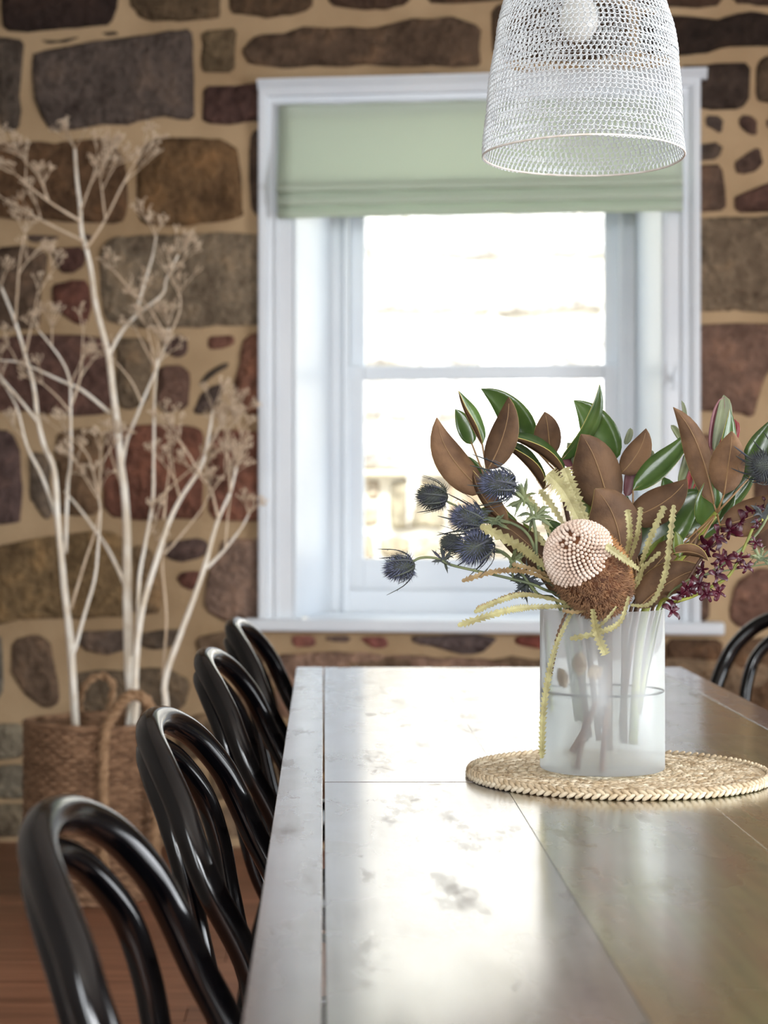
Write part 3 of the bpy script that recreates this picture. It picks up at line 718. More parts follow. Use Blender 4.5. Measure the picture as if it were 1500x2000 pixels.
# ------------------------------------------------------------------ braided round mat
MX, MY, MZ, MR = .407, 2.753, TZ + .0008, .2086
t = thing('braided_mat', (MX, MY, MZ), 'round braided natural reed placemat under the vase', 'mat')
m = MB(); m.lathe([(.001, .0), (MR - .008, .0), (MR - .004, .004), (MR - .008, .007), (.001, .007)], (MX, MY, MZ), 64)
m.build('backing', M['stem_brown'], t)
m = MB(); m2 = MB()
pitch = .0140; nring = int((MR - .012) / pitch)
for k in range(nring + 1):
    R = MR - .0075 - k * pitch
    if R < .012: break
    nn = max(8, int(2 * pi * R / .0105)); outer = (k == 0)
    for i in range(nn):
        a = 2 * pi * (i + (k * .37)) / nn + random.uniform(-.1, .1) / nn; R_ = R + .0006 * sin(i * 2.1)
        for s in (-1, 1):
            rad = V((cos(a), sin(a), 0)); tg = V((-sin(a), cos(a), 0))
            c = V((MX, MY, MZ + .0068)) + rad * (R_ + s * .0031) + tg * (s * .0026)
            if outer and s == 1:      # edge strand: plaited over the rim
                for q_ in (1, -1):
                    c = V((MX, MY, MZ + .0068 + q_ * .0026)) + rad * (R_ + .0040 + (.0012 if q_ < 0 else 0)) + tg * (.0026 * q_)
                    (m if q_ > 0 else m2).blob(c, tg * 1.0 + V((0, 0, -.62 * q_)) + rad * .15 * q_, .0036, .0086, 6, 4)
            else:
                ax = tg + rad * (-s * .75)
                (m if random.random() < .6 else m2).blob(c + V((0, 0, random.uniform(-.0008, .0008))), ax, .0033, .0082, 6, 4)
tag(m.build('braid', M['reed'], t), kind='stuff'); tag(m2.build('braid', M['reed2'], t), kind='stuff')

# ------------------------------------------------------------------ frosted vase
VX, VY, VR = .384, 2.738, .0854
VZ0 = TZ + .0150; VZ1 = .9856; WZ = .872
t = thing('glass_vase', (VX, VY, VZ0), 'tall frosted glass cylinder vase holding the flowers', 'vase')
m = MB(); h = VZ1 - VZ0
m.lathe([(.001, 0), (VR - .004, 0), (VR - .001, .0012), (VR, .004), (VR, h - .001), (VR - .001, h), (VR - .0018, h), (VR - .0020, h - .001), (VR - .0020, .008), (VR - .006, .006), (.001, .006)], (VX, VY, VZ0), 96)
for i, f in enumerate(m.f):
    if i // 96 >= 6: m.m[i] = 1
m.build('glass_body', [M['frost'], M['clear']], t)
m = MB(); m.lathe([(.001, .0065), (VR - .0075, .0065), (VR - .0028, .010), (VR - .0028, WZ - VZ0), (.001, WZ - VZ0)], (VX, VY, VZ0), 80)
m.build('water', M['water'], t)
m = MB(); m.tube([(VX + (VR - .0038) * cos(a), VY + (VR - .0038) * sin(a), WZ + .0004) for a in [2 * pi * i / 72 for i in range(72)]], .0016, 6, closed=True); m.build('water_edge', M['thistle_dark'], t)

# ------------------------------------------------------------------ knitted wire pendant
PX, PY = (1140 - CX) * 2.85 / F, 2.85
kpx = 2.85 / F
t = thing('pendant_lamp', (PX, PY, 1.63), 'white knitted wire pendant lamp hanging over the table', 'lamp')
prof_px = [(304, 195), (290, 194.5), (250, 191), (200, 187.5), (150, 183.5), (100, 178), (50, 170), (0, 157), (-30, 142), (-60, 118), (-85, 88), (-100, 60), (-112, 34)]
def prad(y):
    y = min(304, y)
    for (ya, ra), (yb, rb) in zip(prof_px, prof_px[1:]):
        if yb <= y <= ya: return lerp(ra, rb, (ya - y) / (ya - yb))
    return prof_px[-1][1]
TILT = Matrix.Rotation(radians(-2.2), 3, 'X') @ Matrix.Rotation(radians(0.6), 3, 'Y')
PC = V((PX, PY, CAMZ - (300 - CY) * kpx))
def pend(y, a, dr=0.0):
    r = (prad(y) + 1.6 * sin(3 * a + y * .02) + 1.0 * sin(5 * a - y * .05) + dr) * kpx
    return PC + TILT @ V((r * cos(a), r * sin(a), (300 - y) * kpx))
m = MB(); y = 303.0; row = 0
while y > -108:
    R = prad(y); NL = max(16, int(2 * pi * R / 11.2)); seg = 12; pts = []
    amp = 6.2; ph = random.uniform(0, 6)
    for i in range(NL * seg):
        tt = 2 * pi * i / seg
        a = (tt - 2.1 * sin(tt + pi)) / NL + row * .9
        jitter = 1.6 * sin(3 * a + ph) + 1.0 * sin(7 * a + ph * 2)
        pts.append(pend(max(-111, y - 3 + amp * cos(tt) + jitter), a, 1.5 * cos(tt)))
    m.tube(pts, .00080, 3, closed=True); y -= 9.0; row += 1
tag(m.build('knitted_shade', M['wire'], t), kind='stuff')
m = MB(); m.tube([pend(305 + 1.5 * sin(2 * a), a, .6) for a in [2 * pi * i / 120 for i in range(120)]], .0016, 8, closed=True); m.build('rim_ring', M['rimwire'], t)
bz = CAMZ - (82 - CY) * kpx; bx = PX - 10 * kpx
m = MB()
m.lathe([(.0005, 0), (.010, .0018), (.019, .007), (.0265, .018), (.0285, .030), (.0265, .042), (.020, .058), (.0145, .070), (.0135, .080)], (bx, PY, bz), 24); m.build('bulb', M['bulb'], t)
m = MB(); m.lathe([(.0145, .072), (.019, .074), (.020, .110), (.014, .125), (.004, .130)], (bx, PY, bz), 20); m.build('lamp_holder', M['brass'], t)
m = MB(); m.tube([(bx, PY, bz + .125), (bx, PY, 2.949)], .003, 8); m.build('cord', M['wire'], t)
m = MB(); m.lathe([(.05, 2.949), (.05, 2.935), (.045, 2.925), (.004, 2.92)], (bx, PY, 0), 24); m.build('ceiling_rose', M['white'], t)

# ------------------------------------------------------------------ basket with dried branches
BX, BY, BR, BH = (180 - CX) * 5.63 / F, 5.63, .185, .49
t = thing('woven_basket', (BX, BY, 0), 'tall brown woven seagrass basket holding pale branches', 'basket')
m = MB(); pitch = .0128; nr = int(BH / pitch); NS = 30
for k in range(nr):
    z = .007 + k * pitch; rr = BR * lerp(.93, 1.0, min(1, z / .2)); pts = []
    off = pi if k % 2 else 0
    for i in range(NS * 4):
        a = 2 * pi * i / (NS * 4)
        pts.append((BX + (rr + .0045 * cos(NS * a / 1.0 + off)) * cos(a), BY + (rr + .0045 * cos(NS * a + off)) * sin(a), z + .0012 * sin(7 * a + k)))
    m.tube(pts, .0069, 6, closed=True)
tag(m.build('woven_side', M['seagrass'], t), kind='stuff')
m = MB(); m.lathe([(.001, .01), (BR * .93, .01), (BR * .92, .0), (.001, .0)], (BX, BY, 0), 36); m.build('base', M['seagrass'], t)
def rope(pts, r, name, par, strands=2, twist=90):
    cp = catmull(pts, 8); mm = MB(); Ls = [0]
    for a, b2 in zip(cp, cp[1:]): Ls.append(Ls[-1] + (b2 - a).length)
    for s in range(strands):
        q = []
        for i, p in enumerate(cp):
            tg = (cp[min(i + 1, len(cp) - 1)] - cp[max(i - 1, 0)]).normalized(); a = tg.orthogonal().normalized(); a = V((0, 1, 0)) - tg * tg.y; a.normalize(); b2 = tg.cross(a)
            g_ = Ls[i] * twist + 2 * pi * s / strands
            q.append(p + (a * cos(g_) + b2 * sin(g_)) * r * .55)
        mm.tube(q, r * .62, 6)
    return mm.build(name, M['rope'], par)
m = MB(); m.tube([(BX + (BR + .001) * cos(a), BY + (BR + .001) * sin(a), BH + .004 * sin(2 * a)) for a in [2 * pi * i / 60 for i in range(60)]], .0105, 8, closed=True); m.build('rim', M['seagrass'], t)
yf, yb_ = BY - BR - .014, BY + BR + .012
rope([P(203, 1700, yf), P(203, 1600, yf), P(202, 1500, yf), P(206, 1430, yf), P(222, 1395, yf - .005), P(243, 1366, yf - .01), P(266, 1357, yf - .01), P(290, 1376, yf - .005), P(302, 1430, BY - BR * .75), P(304, 1520, BY - BR * .72), P(304, 1600, BY - BR * .72), P(302, 1700, BY - BR * .72)], .0150, 'handle', t, 3)
rope([P(160, 1420, yb_), P(155, 1375, yb_), P(165, 1340, yb_), P(192, 1320, yb_), P(218, 1332, yb_), P(218, 1365, yb_), P(208, 1420, yb_)], .0115, 'handle', t, 2)

# dried branches: main stems and forks traced, fine sprays grown
def spray(mb, p, d, l, depth=0):
    """an umbel: rays fanning from p, tipped with seeds"""
    d = V(d).normalized()
    for k in range(random.randint(4, 7)):
        q = (d + V((random.uniform(-.8, .8), random.uniform(-.5, .5), random.uniform(-.35, .55)))).normalized()
        ll = l * random.uniform(.6, 1.1); e = p + q * ll; mid = p + q * ll * .5 + V((random.uniform(-.004, .004), 0, random.uniform(-.002, .004)))
        mb.tube([p, mid, e], [.0014, .0011, .0009], 3)
        if depth < 1 and random.random() < .75: spray(mb, e, q, l * .42, depth + 1)
        else:
            for _ in range(2): mb.blob(e + V([random.uniform(-.004, .004) for _ in range(3)]), (0, 0, 1), .0022, .0030, 4, 3)
def dried(name_label, main, forks, yb0, r0, tips=True, dy=0.0):
    base = P(main[0][0], main[0][1], yb0)
    t = thing('dried_branch', (base.x, base.y, .05), name_label, 'branch', 'pale dried branches in the basket')
    yy = lambda i, n: yb0 + dy * i / max(1, n - 1)
    pts = [V((BX * .6 + base.x * .4, BY, .06))] + [P(x, y, yy(i, len(main))) for i, (x, y) in enumerate(main)]
    cp = catmull(pts, 5); mm = MB(); mm.tube(cp, taper(len(cp), r0, r0 * .3), 8); mm.build('stem', M['branch'], t)
    sp = MB(); spray(sp, cp[-1], cp[-1] - cp[-3], .075)
    for (fk, rr, sprays) in forks:
        n = len(fk); rnd = random.uniform(-.12, .12)
        q = catmull([P(x, y, yb0 + dy * .6 + rnd * i / n) for i, (x, y) in enumerate(fk)], 5)
        mm = MB(); mm.tube(q, taper(len(q), rr, rr * .4), 6); mm.build('side_branch', M['branch'] if rr > .0045 else M['twig'], t)
        for s in range(sprays):
            i = len(q) - 1 if s == 0 else random.randint(len(q) // 3, len(q) - 2)
            dd = (q[min(i + 1, len(q) - 1)] - q[max(i - 1, 0)]).normalized()
            if s: dd = (dd + V((random.choice((-1, 1)) * random.uniform(.5, .9), random.uniform(-.3, .3), .3))).normalized()
            p = q[i]
            if s:
                e = p + dd * random.uniform(.04, .09); sp.tube([p, (p + e) / 2 + V((0, 0, .004)), e], [.0022, .0018, .0014], 4); p = e
            spray(sp, p, dd, random.uniform(.045, .075))
    tag(sp.build('seed_sprays', M['twig'], t), kind='stuff')
    return t
dried('pale dried branch leaning out to the left edge of the picture',
  [(148,1425),(142,1320),(135,1230),(127,1165),(120,1090),(113,1020),(106,920),(86,870),(74,820),(66,756),(51,700),(30,630),(2,560)],
  [([(112,1015),(84,935),(56,880),(46,848),(32,794),(2,740)], .006, 2), ([(72,822),(30,770),(-4,730)], .005, 2),
   ([(50,690),(62,630),(74,570)], .0035, 2), ([(128,1080),(132,950),(138,900),(138,806),(136,744),(118,700),(76,646)], .0055, 3),
   ([(138,806),(112,775),(84,750)], .0035, 1), ([(140,790),(156,740),(160,700),(162,650)], .0035, 2), ([(30,630),(34,570),(38,515),(48,455)], .0035, 2)], 5.62, .0125, dy=.1)
dried('slim pale dried twig between the two thickest branches',
  [(150,1420),(140,1300),(150,1256),(165,1200),(185,1130),(192,1060),(196,1000),(192,966)],
  [([(138,1190),(165,1100),(185,1040),(196,990)], .004, 0), ([(192,966),(176,900),(158,870)], .0032, 2), ([(194,966),(196,920),(196,880)], .003, 2), ([(192,975),(170,940),(150,905)], .003, 1)], 5.60, .0075, dy=.0)
dried('tallest pale dried branch, rising from the right half of the basket',
  [(254,1420),(251,1300),(249,1200),(248,1150),(248,1050),(246,1000),(242,950),(236,905),(228,820),(220,760),(212,695),(198,640),(186,590),(178,530),(168,484),(159,452),(156,400),(150,350),(146,290)],
  [([(248,1152),(212,1075),(160,1000),(126,960)], .007, 0), ([(212,695),(235,652),(264,618),(316,576),(325,545),(348,498)], .0062, 3), ([(264,618),(280,560),(298,500),(305,460)], .005, 2),
   ([(272,586),(246,556),(222,528)], .004, 1), ([(162,470),(120,450),(80,430),(2,385)], .0042, 3), ([(157,432),(90,390),(30,340)], .0042, 3), ([(95,392),(75,345),(45,310)], .003, 2),
   ([(168,486),(205,430),(240,360),(282,286)], .004, 3), ([(158,410),(180,350),(190,310)], .0032, 3), ([(206,430),(200,380),(196,350)], .003, 2), ([(216,808),(160,762),(120,744),(44,710),(2,704)], .0055, 2),
   ([(238,912),(248,860),(268,810),(280,780),(304,724),(325,670),(330,640)], .0055, 2), ([(326,662),(300,615),(280,588)], .004, 1), ([(326,664),(350,612),(352,570)], .0035, 2), ([(306,722),(286,685),(268,650)], .004, 1),
   ([(304,724),(296,680),(288,640)], .0035, 1), ([(276,785),(255,742),(224,705)], .0038, 1), ([(242,960),(222,905),(212,870)], .004, 1)], 5.64, .0145, dy=.15)
dried('pale dried branch forking to the right of the tallest one',
  [(262,1420),(264,1330),(268,1260),(276,1200),(287,1155),(310,1080),(330,1020),(355,970),(388,920),(400,890),(408,850),(416,800)],
  [([(268,1280),(269,1220),(272,1130),(284,1060),(298,980),(300,900),(301,820),(302,765),(308,700)], .0065, 2), ([(300,985),(340,945),(384,908)], .0038, 2), ([(352,975),(340,930),(336,895)], .0035, 2),
   ([(388,922),(370,890),(350,858)], .0035, 2), ([(318,1085),(350,1050),(400,985),(408,950)], .004, 2), ([(320,1015),(324,970),(332,905)], .0038, 1), ([(400,890),(420,850),(434,830)], .003, 2)], 5.60, .0115, dy=.05)
dried('pale dried branch leaning right, close to the window frame',
  [(318,1425),(322,1330),(352,1240),(378,1170),(400,1105),(415,1050),(428,1010),(450,960),(462,910)],
  [([(404,1110),(440,1072),(472,1030),(486,1004)], .005, 1), ([(426,1012),(412,955),(398,930)], .0038, 2), ([(450,962),(446,900),(440,850)], .0035, 3), ([(462,912),(472,880),(470,850)], .003, 1), ([(318,1320),(325,1210),(318,1120),(318,1085)], .0042, 1), ([(440,1068),(446,1000),(456,930)], .003, 1)], 5.58, .0105, dy=.05)
# ------------------------------------------------------------------ the flowers
def mag_prof(t): return 1.22 * (t ** .6) * ((1 - t) ** .86) / .4155
def blade(mb, spine, normal, wid, prof, cup=0.0, fold=0.0, nx=4, th=.0010, wave=0.0, mats=(0, 1, 2)):
    """a leaf of two skins (upper / under) with an edge; spine: points, normal: upper side direction (or one per point)"""
    k = len(spine); up = []; dn = []
    for i, p in enumerate(spine):
        t = i / (k - 1)
        tg = (spine[min(i + 1, k - 1)] - spine[max(i - 1, 0)]).normalized()
        n = normal[i] if isinstance(normal, list) else normal
        n = (n - tg * n.dot(tg)); n = n.normalized() if n.length > 1e-5 else tg.orthogonal().normalized()
        s = tg.cross(n)
        w = wid * max(.02, prof(t))
        ru = []; rd = []
        for j in range(nx + 1):
            x = -1 + 2 * j / nx
            off = s * (x * w * cos(fold)) + n * (abs(x) * w * sin(fold) + cup * x * x * w + wave * w * sin(9 * t + 2 * x) * abs(x))
            thk = th * (1.0 if abs(x) < .99 else .8)
            ru.append(p + off + n * thk * .5); rd.append(p + off - n * thk * .5)
        up.append(ru); dn.append(rd)
    c = nx + 1; vs = [q for r in up for q in r] + [q for r in dn for q in r]; o = k * c
    fu = []; fd = []; fe = []
    for i in range(k - 1):
        for j in range(nx):
            a = i * c + j; fu.append((a, a + 1, a + c + 1, a + c)); fd.append((o + a, o + a + c, o + a + c + 1, o + a + 1))
        a = i * c; fe.append((a, a + c, o + a + c, o + a)); a = i * c + nx; fe.append((a, o + a, o + a + c, a + c))
    base = len(mb.v); mb.v += [tuple(v) for v in vs]
    for lst, mi in ((fu, mats[0]), (fd, mats[1]), (fe, mats[2])):
        for f in lst: mb.f.append(tuple(x + base for x in f)); mb.m.append(mi)
def spine_px(base, tip, Yb, Yt, bend=0.0, bow=0.0, n=12, mid=None):
    a = P(base[0], base[1], Yb); b = P(tip[0], tip[1], Yt)
    d = b - a; perp = V((d.z, 0, -d.x)); perp = perp.normalized() if perp.length else V((1, 0, 0))
    c = (a + b) / 2 + perp * bend * d.length + V((0, bow * d.length, 0))
    hk = random.uniform(.15, .5) * (1 if bend >= 0 else -1)
    return [a * (1 - t) ** 2 + c * 2 * t * (1 - t) + b * t * t - perp * (hk * d.length * max(0, t - .66) ** 2) for t in [i / n for i in range(n + 1)]]
def mag_leaf(par, tip, base, wpx, face, roll=0, fold=12, bend=0.0, Yb=2.72, Yt=2.70, bow=0.0, cup=.08, node=None, gm='green', um='brown', twist=0.0):
    sp = spine_px(base, tip, Yb, Yt, bend, bow)
    tg = (sp[-1] - sp[0]).normalized()
    n0 = V((0, 1, 0)) if face == 'B' else V((0, -1, 0))
    n0 = (n0 - tg * n0.dot(tg)).normalized()
    nl = [Matrix.Rotation(radians(roll + twist * i / 12), 3, tg) @ n0 for i in range(len(sp))]
    mb = MB(); blade(mb, sp, nl, wpx * .5 * Yb / F, mag_prof, cup, radians(fold), wave=.05)
    ob = mb.build('leaf', [M[gm], M[um], M['edge']], par)
    mr = MB()
    side = -1
    mr.tube([p - nl[i] * .0004 for i, p in enumerate(sp[:-1])], taper(len(sp) - 1, .0011, .0004), 5)
    if node is not None:
        nd = node; mr.tube([nd, (nd + sp[0]) / 2, sp[0], sp[1]], [.0016, .0014, .0012, .001], 6)
    mr.build('midrib', M['midrib'], ob)
    return ob
def stem_tube(par, pts, r0, r1, mt, name='stem', sub=5, n=8):
    q = catmull(pts, sub); mb = MB(); mb.tube(q, taper(len(q), r0, r1), n); return mb.build(name, M[mt], par)
def vin(dx, dy, z):                       # a point inside the vase
    return V((VX + dx, VY + dy, z))
GM = 'magnolia branches in the vase'
def mag_branch(label, node_px, Yn, foot, mid, leaves, r=.0042, mt='stem_brown'):
    node = P(node_px[0], node_px[1], Yn)
    t = thing('magnolia_branch', foot, label, 'branch', GM)
    stem_tube(t, [foot, vin(mid[0], mid[1], .975), (vin(mid[0], mid[1], .985) + node) / 2 + V((0, 0, .004)), node], r, r * .7, mt)
    for lf in leaves:
        kw = dict(lf[4]) if len(lf) > 4 else {}
        kw.setdefault('Yb', Yn); kw.setdefault('Yt', Yn - .01)
        mag_leaf(t, lf[0], lf[1], lf[2], lf[3], node=node, **kw)
    return t
mag_branch('magnolia branch reaching up at the far left of the bunch, rusty leaf backs', (958, 962), 2.735, vin(-.02, .02, .80), (-.035, .01), [
    ((847,820), (948,962), 66, 'B', dict(roll=18, bend=-.16, fold=16)),
    ((893,765), (942,868), 46, 'G', dict(roll=62, fold=38, bend=-.06, Yb=2.75, Yt=2.74)),
    ((892,798), (922,868), 34, 'G', dict(roll=10, Yb=2.76, Yt=2.76)),
    ((997,776), (952,918), 54, 'B', dict(roll=-14, bend=.12, Yb=2.72, Yt=2.70)),
    ((920,922), (992,1022), 40, 'B', dict(roll=-40, fold=25, bend=-.14, Yb=2.69, Yt=2.68)),
    ((912,888), (962,975), 36, 'G', dict(roll=-20, Yb=2.76, Yt=2.76))])
mag_branch('magnolia branch with curling leaves just left of the middle, in front of the pane', (1092, 928), 2.79, vin(0, .03, .80), (-.02, .03), [
    ((945,755), (1040,872), 56, 'G', dict(roll=-20, bend=.15, fold=10)),
    ((1066,804), (1076,892), 52, 'B', dict(roll=8, Yb=2.78, Yt=2.76)),
    ((1174,752), (1095,898), 40, 'G', dict(roll=38, fold=22, bend=.16, Yb=2.77, Yt=2.75)),
    ((982,849), (1102,930), 52, 'G', dict(roll=68, fold=44, bend=.12, Yb=2.74, Yt=2.72)),
    ((972,862), (1062,956), 52, 'G', dict(roll=70, fold=42, bend=.12, Yb=2.76, Yt=2.73))])
mag_branch('magnolia branch standing upright in the middle, two broad rusty leaf backs', (1192, 1010), 2.735, vin(.01, .0, .79), (.01, .0), [
    ((1128,778), (1196,905), 66, 'G', dict(roll=-12, bend=.10, Yb=2.78, Yt=2.77)),
    ((1140,846), (1192,1000), 98, 'B', dict(roll=8, fold=20, bend=.06, Yb=2.72, Yt=2.69)),
    ((1264,838), (1212,925), 48, 'B', dict(roll=-14, bend=.16, Yb=2.76, Yt=2.75)),
    ((1168,953), (1212,1120), 118, 'B', dict(roll=14, fold=16, bend=.18, Yb=2.69, Yt=2.655)),
    ((1118,928), (1150,1010), 50, 'G', dict(roll=20, Yb=2.75, Yt=2.74, gm='green2'))])
mag_branch('magnolia branch spreading right of the middle, broad dark green leaf', (1238, 1062), 2.72, vin(.03, .0, .80), (.03, .0), [
    ((1354,846), (1236,958), 54, 'G', dict(roll=-38, fold=26, bend=.10, Yb=2.75, Yt=2.73)),
    ((1344,938), (1226,1012), 66, 'B', dict(roll=-10, bend=.16, Yb=2.715, Yt=2.69)),
    ((1374,955), (1234,1108), 96, 'G', dict(roll=-12, bend=-.10, Yb=2.75, Yt=2.74)),
    ((1372,1105), (1246,1188), 72, 'B', dict(roll=18, fold=24, bend=-.12, Yb=2.70, Yt=2.68)),
    ((1300,1046), (1252,1128), 40, 'G', dict(roll=10, gm='green2', Yb=2.74, Yt=2.74))])
tE = mag_branch('magnolia branch with a thick yellow-green stem at the right of the bunch', (1400, 1002), 2.70, vin(.04, -.01, .80), (.055, -.01), [
    ((1323,792), (1394,985), 56, 'B', dict(roll=28, fold=24, bend=.10, twist=-30)),
    ((1432,842), (1414,966), 66, 'B', dict(roll=-4, fold=16, Yb=2.69, Yt=2.67)),
    ((1392,926), (1374,1030), 52, 'G', dict(roll=8, fold=10, Yb=2.71, Yt=2.70)),
    ((1520,815), (1462,935), 60, 'G', dict(roll=-14, fold=18, Yb=2.71, Yt=2.70)),
    ((1540,962), (1406,1026), 66, 'B', dict(roll=-10, bend=.16, Yb=2.68, Yt=2.66)),
    ((1384,1092), (1312,1082), 30, 'B', dict(roll=40, fold=20, bend=-.25, Yb=2.67, Yt=2.66)),
    ((1322,1038), (1326,1088), 22, 'G', dict(gm='green2', Yb=2.67, Yt=2.67)),
    ((1362,1032), (1352,1086), 22, 'B', dict(roll=30, Yb=2.69, Yt=2.69)),
    ((1430,800), (1404,960), 40, 'G', dict(roll=30, Yb=2.73, Yt=2.73))], r=.0062, mt='stem_green')
mag_branch('short magnolia shoot low at the left of the vase mouth', (1086, 1122), 2.70, vin(-.02, -.02, .81), (-.045, -.015), [
    ((944,1000), (1086,1122), 62, 'B', dict(roll=22, fold=18, bend=.10, Yb=2.70, Yt=2.70)),
    ((940,990), (1010,1052), 44, 'G', dict(gm='green2', roll=-18, bend=.15, Yb=2.74, Yt=2.74)),
    ((1024,1020), (1090,1150), 44, 'G', dict(gm='green2', roll=30, Yb=2.73, Yt=2.73)),
    ((1050,1060), (1100,1170), 50, 'B', dict(roll=-30, Yb=2.72, Yt=2.72))])

mag_branch('magnolia shoot half hidden behind the banksia, dark leaves', (1150, 1090), 2.745, vin(.0, .01, .82), (.0, .02), [
    ((1128,1010), (1150,1120), 62, 'B', dict(roll=-10, Yb=2.74, Yt=2.74)),
    ((1066,1010), (1130,1110), 50, 'G', dict(roll=15, Yb=2.76, Yt=2.76)),
    ((1040,1080), (1120,1160), 56, 'B', dict(roll=-20, Yb=2.73, Yt=2.72)),
    ((1280,1020), (1200,1130), 70, 'G', dict(roll=10, Yb=2.76, Yt=2.77)),
    ((1330,1050), (1230,1160), 70, 'B', dict(roll=-10, Yb=2.73, Yt=2.73)),
    ((1230,970), (1180,1090), 56, 'G', dict(roll=-10, Yb=2.77, Yt=2.78))])
mag_branch('magnolia shoot at the back right, dark green leaves', (1330, 1040), 2.77, vin(.03, .03, .82), (.05, .03), [
    ((1300,930), (1320,1040), 56, 'G', dict(roll=10)), ((1440,960), (1340,1050), 60, 'G', dict(roll=-10)),
    ((1400,1050), (1310,1110), 46, 'B', dict(roll=10)), ((1480,900), (1400,1000), 44, 'G', dict(roll=0))])

# leucadendron stems behind the magnolia
def simple_leaf(par, tip, base, wpx, mt, Y, roll=0, bend=0.0, um=None, name='leaf'):
    sp = spine_px(base, tip, Y, Y - .006, bend); tg = (sp[-1] - sp[0]).normalized(); n0 = V((0, -1, 0)); n0 = (n0 - tg * n0.dot(tg)).normalized()
    n0 = Matrix.Rotation(radians(roll), 3, tg) @ n0
    mb = MB(); blade(mb, sp, n0, wpx * .5 * Y / F, lambda t: (t ** .5) * ((1 - t) ** .45) / .5, .12, radians(14))
    return mb.build(name, [M[mt], M[um or mt], M[um or mt]], par)
def leuca(label, stem, Y, leaves, foot, mid):
    t = thing('leucadendron_stem', foot, label, 'stem', 'leucadendron stems in the vase')
    stem_tube(t, [foot, vin(mid[0], mid[1], .985)] + [P(x, y, Y) for x, y in stem], .0028, .0018, 'stem_brown')
    for (tip, base, wd, mt, r, bd) in leaves: simple_leaf(t, tip, base, wd, mt, Y, r, bd)
    return t
leuca('mauve and grey leucadendron stem behind the right hand leaves', [(1350,1080), (1372,980), (1388,900)], 2.77,
    [((1418,772), (1396,885), 32, 'grey_leaf', 0, .06), ((1408,774), (1388,880), 26, 'mauve_leaf', 20, -.04), ((1438,820), (1402,892), 30, 'red_leaf', -10, .12), ((1334,782), (1338,848), 9, 'grey_leaf', 0, .05), ((1311,830), (1330,862), 13, 'grey_leaf', 0, .1),
     ((1342,885), (1326,945), 22, 'grey_leaf', 10, .1), ((1362,900), (1344,960), 24, 'red_leaf', 0, 0), ((1376,884), (1352,968), 26, 'grey_leaf', 0, .1), ((1390,910), (1362,985), 22, 'mauve_leaf', 0, .1)], vin(.03, .03, .80), (.045, .03))
leuca('grey leucadendron stem rising behind the middle leaves', [(1180,1060), (1190,960), (1200,880)], 2.80,
    [((1184,810), (1192,850), 14, 'grey_leaf', 0, .05), ((1232,836), (1220,868), 14, 'grey_leaf', 10, .1), ((1270,876), (1244,935), 28, 'grey_leaf', 0, .12), ((1110,864), (1130,918), 22, 'grey_leaf', 0, .1), ((1096,900), (1136,925), 22, 'mauve_leaf', 30, .1), ((1290,925), (1240,948), 18, 'mauve_leaf', 0, .1), ((1234,900), (1222,970), 26, 'mauve_leaf', 0, .1)], vin(.0, .04, .80), (.01, .045))

# ------------------------------------------------------------------ banksia
bf = P(1134, 1087, 2.595); axis = V((-.43, -.71, .55)).normalized(); bb = bf - axis * .070
RB = .0440
t = thing('banksia_flower', vin(.0, -.02, .81), 'large pale and brown banksia flower head with saw-toothed leaves', 'flower')
stem_tube(t, [vin(.005, -.02, .81), vin(-.0, -.045, .96), bb + V((.01, .012, -.028)), bb], .005, .006, 'stem_brown')
def bank_surf(s, a):
    """s: distance along the axis from the tip (0) backwards; returns point, normal"""
    e1 = axis.orthogonal().normalized(); e2 = axis.cross(e1); rad = e1 * cos(a) + e2 * sin(a)
    if s < RB * pi / 2:
        g_ = s / RB; n = axis * cos(g_) + rad * sin(g_); return bf + n * RB * 1.0, n
    x = s - RB * pi / 2; Lc = .070
    if x < Lc: return bf - axis * x + rad * (RB * (1 + .10 * sin(pi * x / Lc))), rad
    g_ = min(1.45, (x - Lc) / RB); n = rad * cos(g_) - axis * sin(g_); return bb + n * RB, n
core = MB()
core.blob(bf, axis, RB * .965, RB * .965, 24, 16); core.blob((bf + bb) / 2, axis, RB * 1.0, .062, 24, 12); core.blob(bb, axis, RB * .94, RB * .94, 20, 12); core.build('core', M['bud_core'], t)
buds = MB(); s = .003; ri = 0
up_v = V((0, 0, 1))
e1 = axis.orthogonal().normalized(); e2 = axis.cross(e1)
while s < .112:
    r_here = RB * sin(min(s / RB, pi / 2)); nb = max(3, int(2 * pi * r_here / .0054))
    for i in range(nb):
        a = 2 * pi * (i + .5 * (ri % 2)) / nb
        p, n = bank_surf(s, a)
        rad = e1 * cos(a) + e2 * sin(a)
        lim = .070 + .022 * (rad.x * -.55 + rad.z * .35)      # the opened (fuzzy) part climbs higher on the right
        if s > lim: continue
        if s < .016 and random.random() < .38: continue
        loose = max(0, 1 - s / .04)
        d = (n + V([random.uniform(-.4, .4) for _ in range(3)]) * loose).normalized()
        buds.blob(p + d * .0014, d, .0028 * random.uniform(.9, 1.08), .0042, 6, 4)
    s += .0047; ri += 1
tag(buds.build('buds', M['bud'], t), kind='stuff')
fz = MB()
for i in range(5200):
    s = random.uniform(.050, .185); a = random.uniform(0, 2 * pi); p, n = bank_surf(s, a); rad = e1 * cos(a) + e2 * sin(a)
    lim = .070 + .022 * (rad.x * -.55 + rad.z * .35)
    if s < lim - .002: continue
    d = (n + V([random.uniform(-.55, .55) for _ in range(3)]) + axis * .15).normalized()
    mi = 1 if (rad.z > .25 and rad.x > 0 and random.random() < .8) else 0
    fz.spike(p - n * .001, d, .00085, random.uniform(.005, .0095), mi)
tag(fz.build('opened_florets', [M['fuzz'], M['fuzz2']], t), kind='stuff')
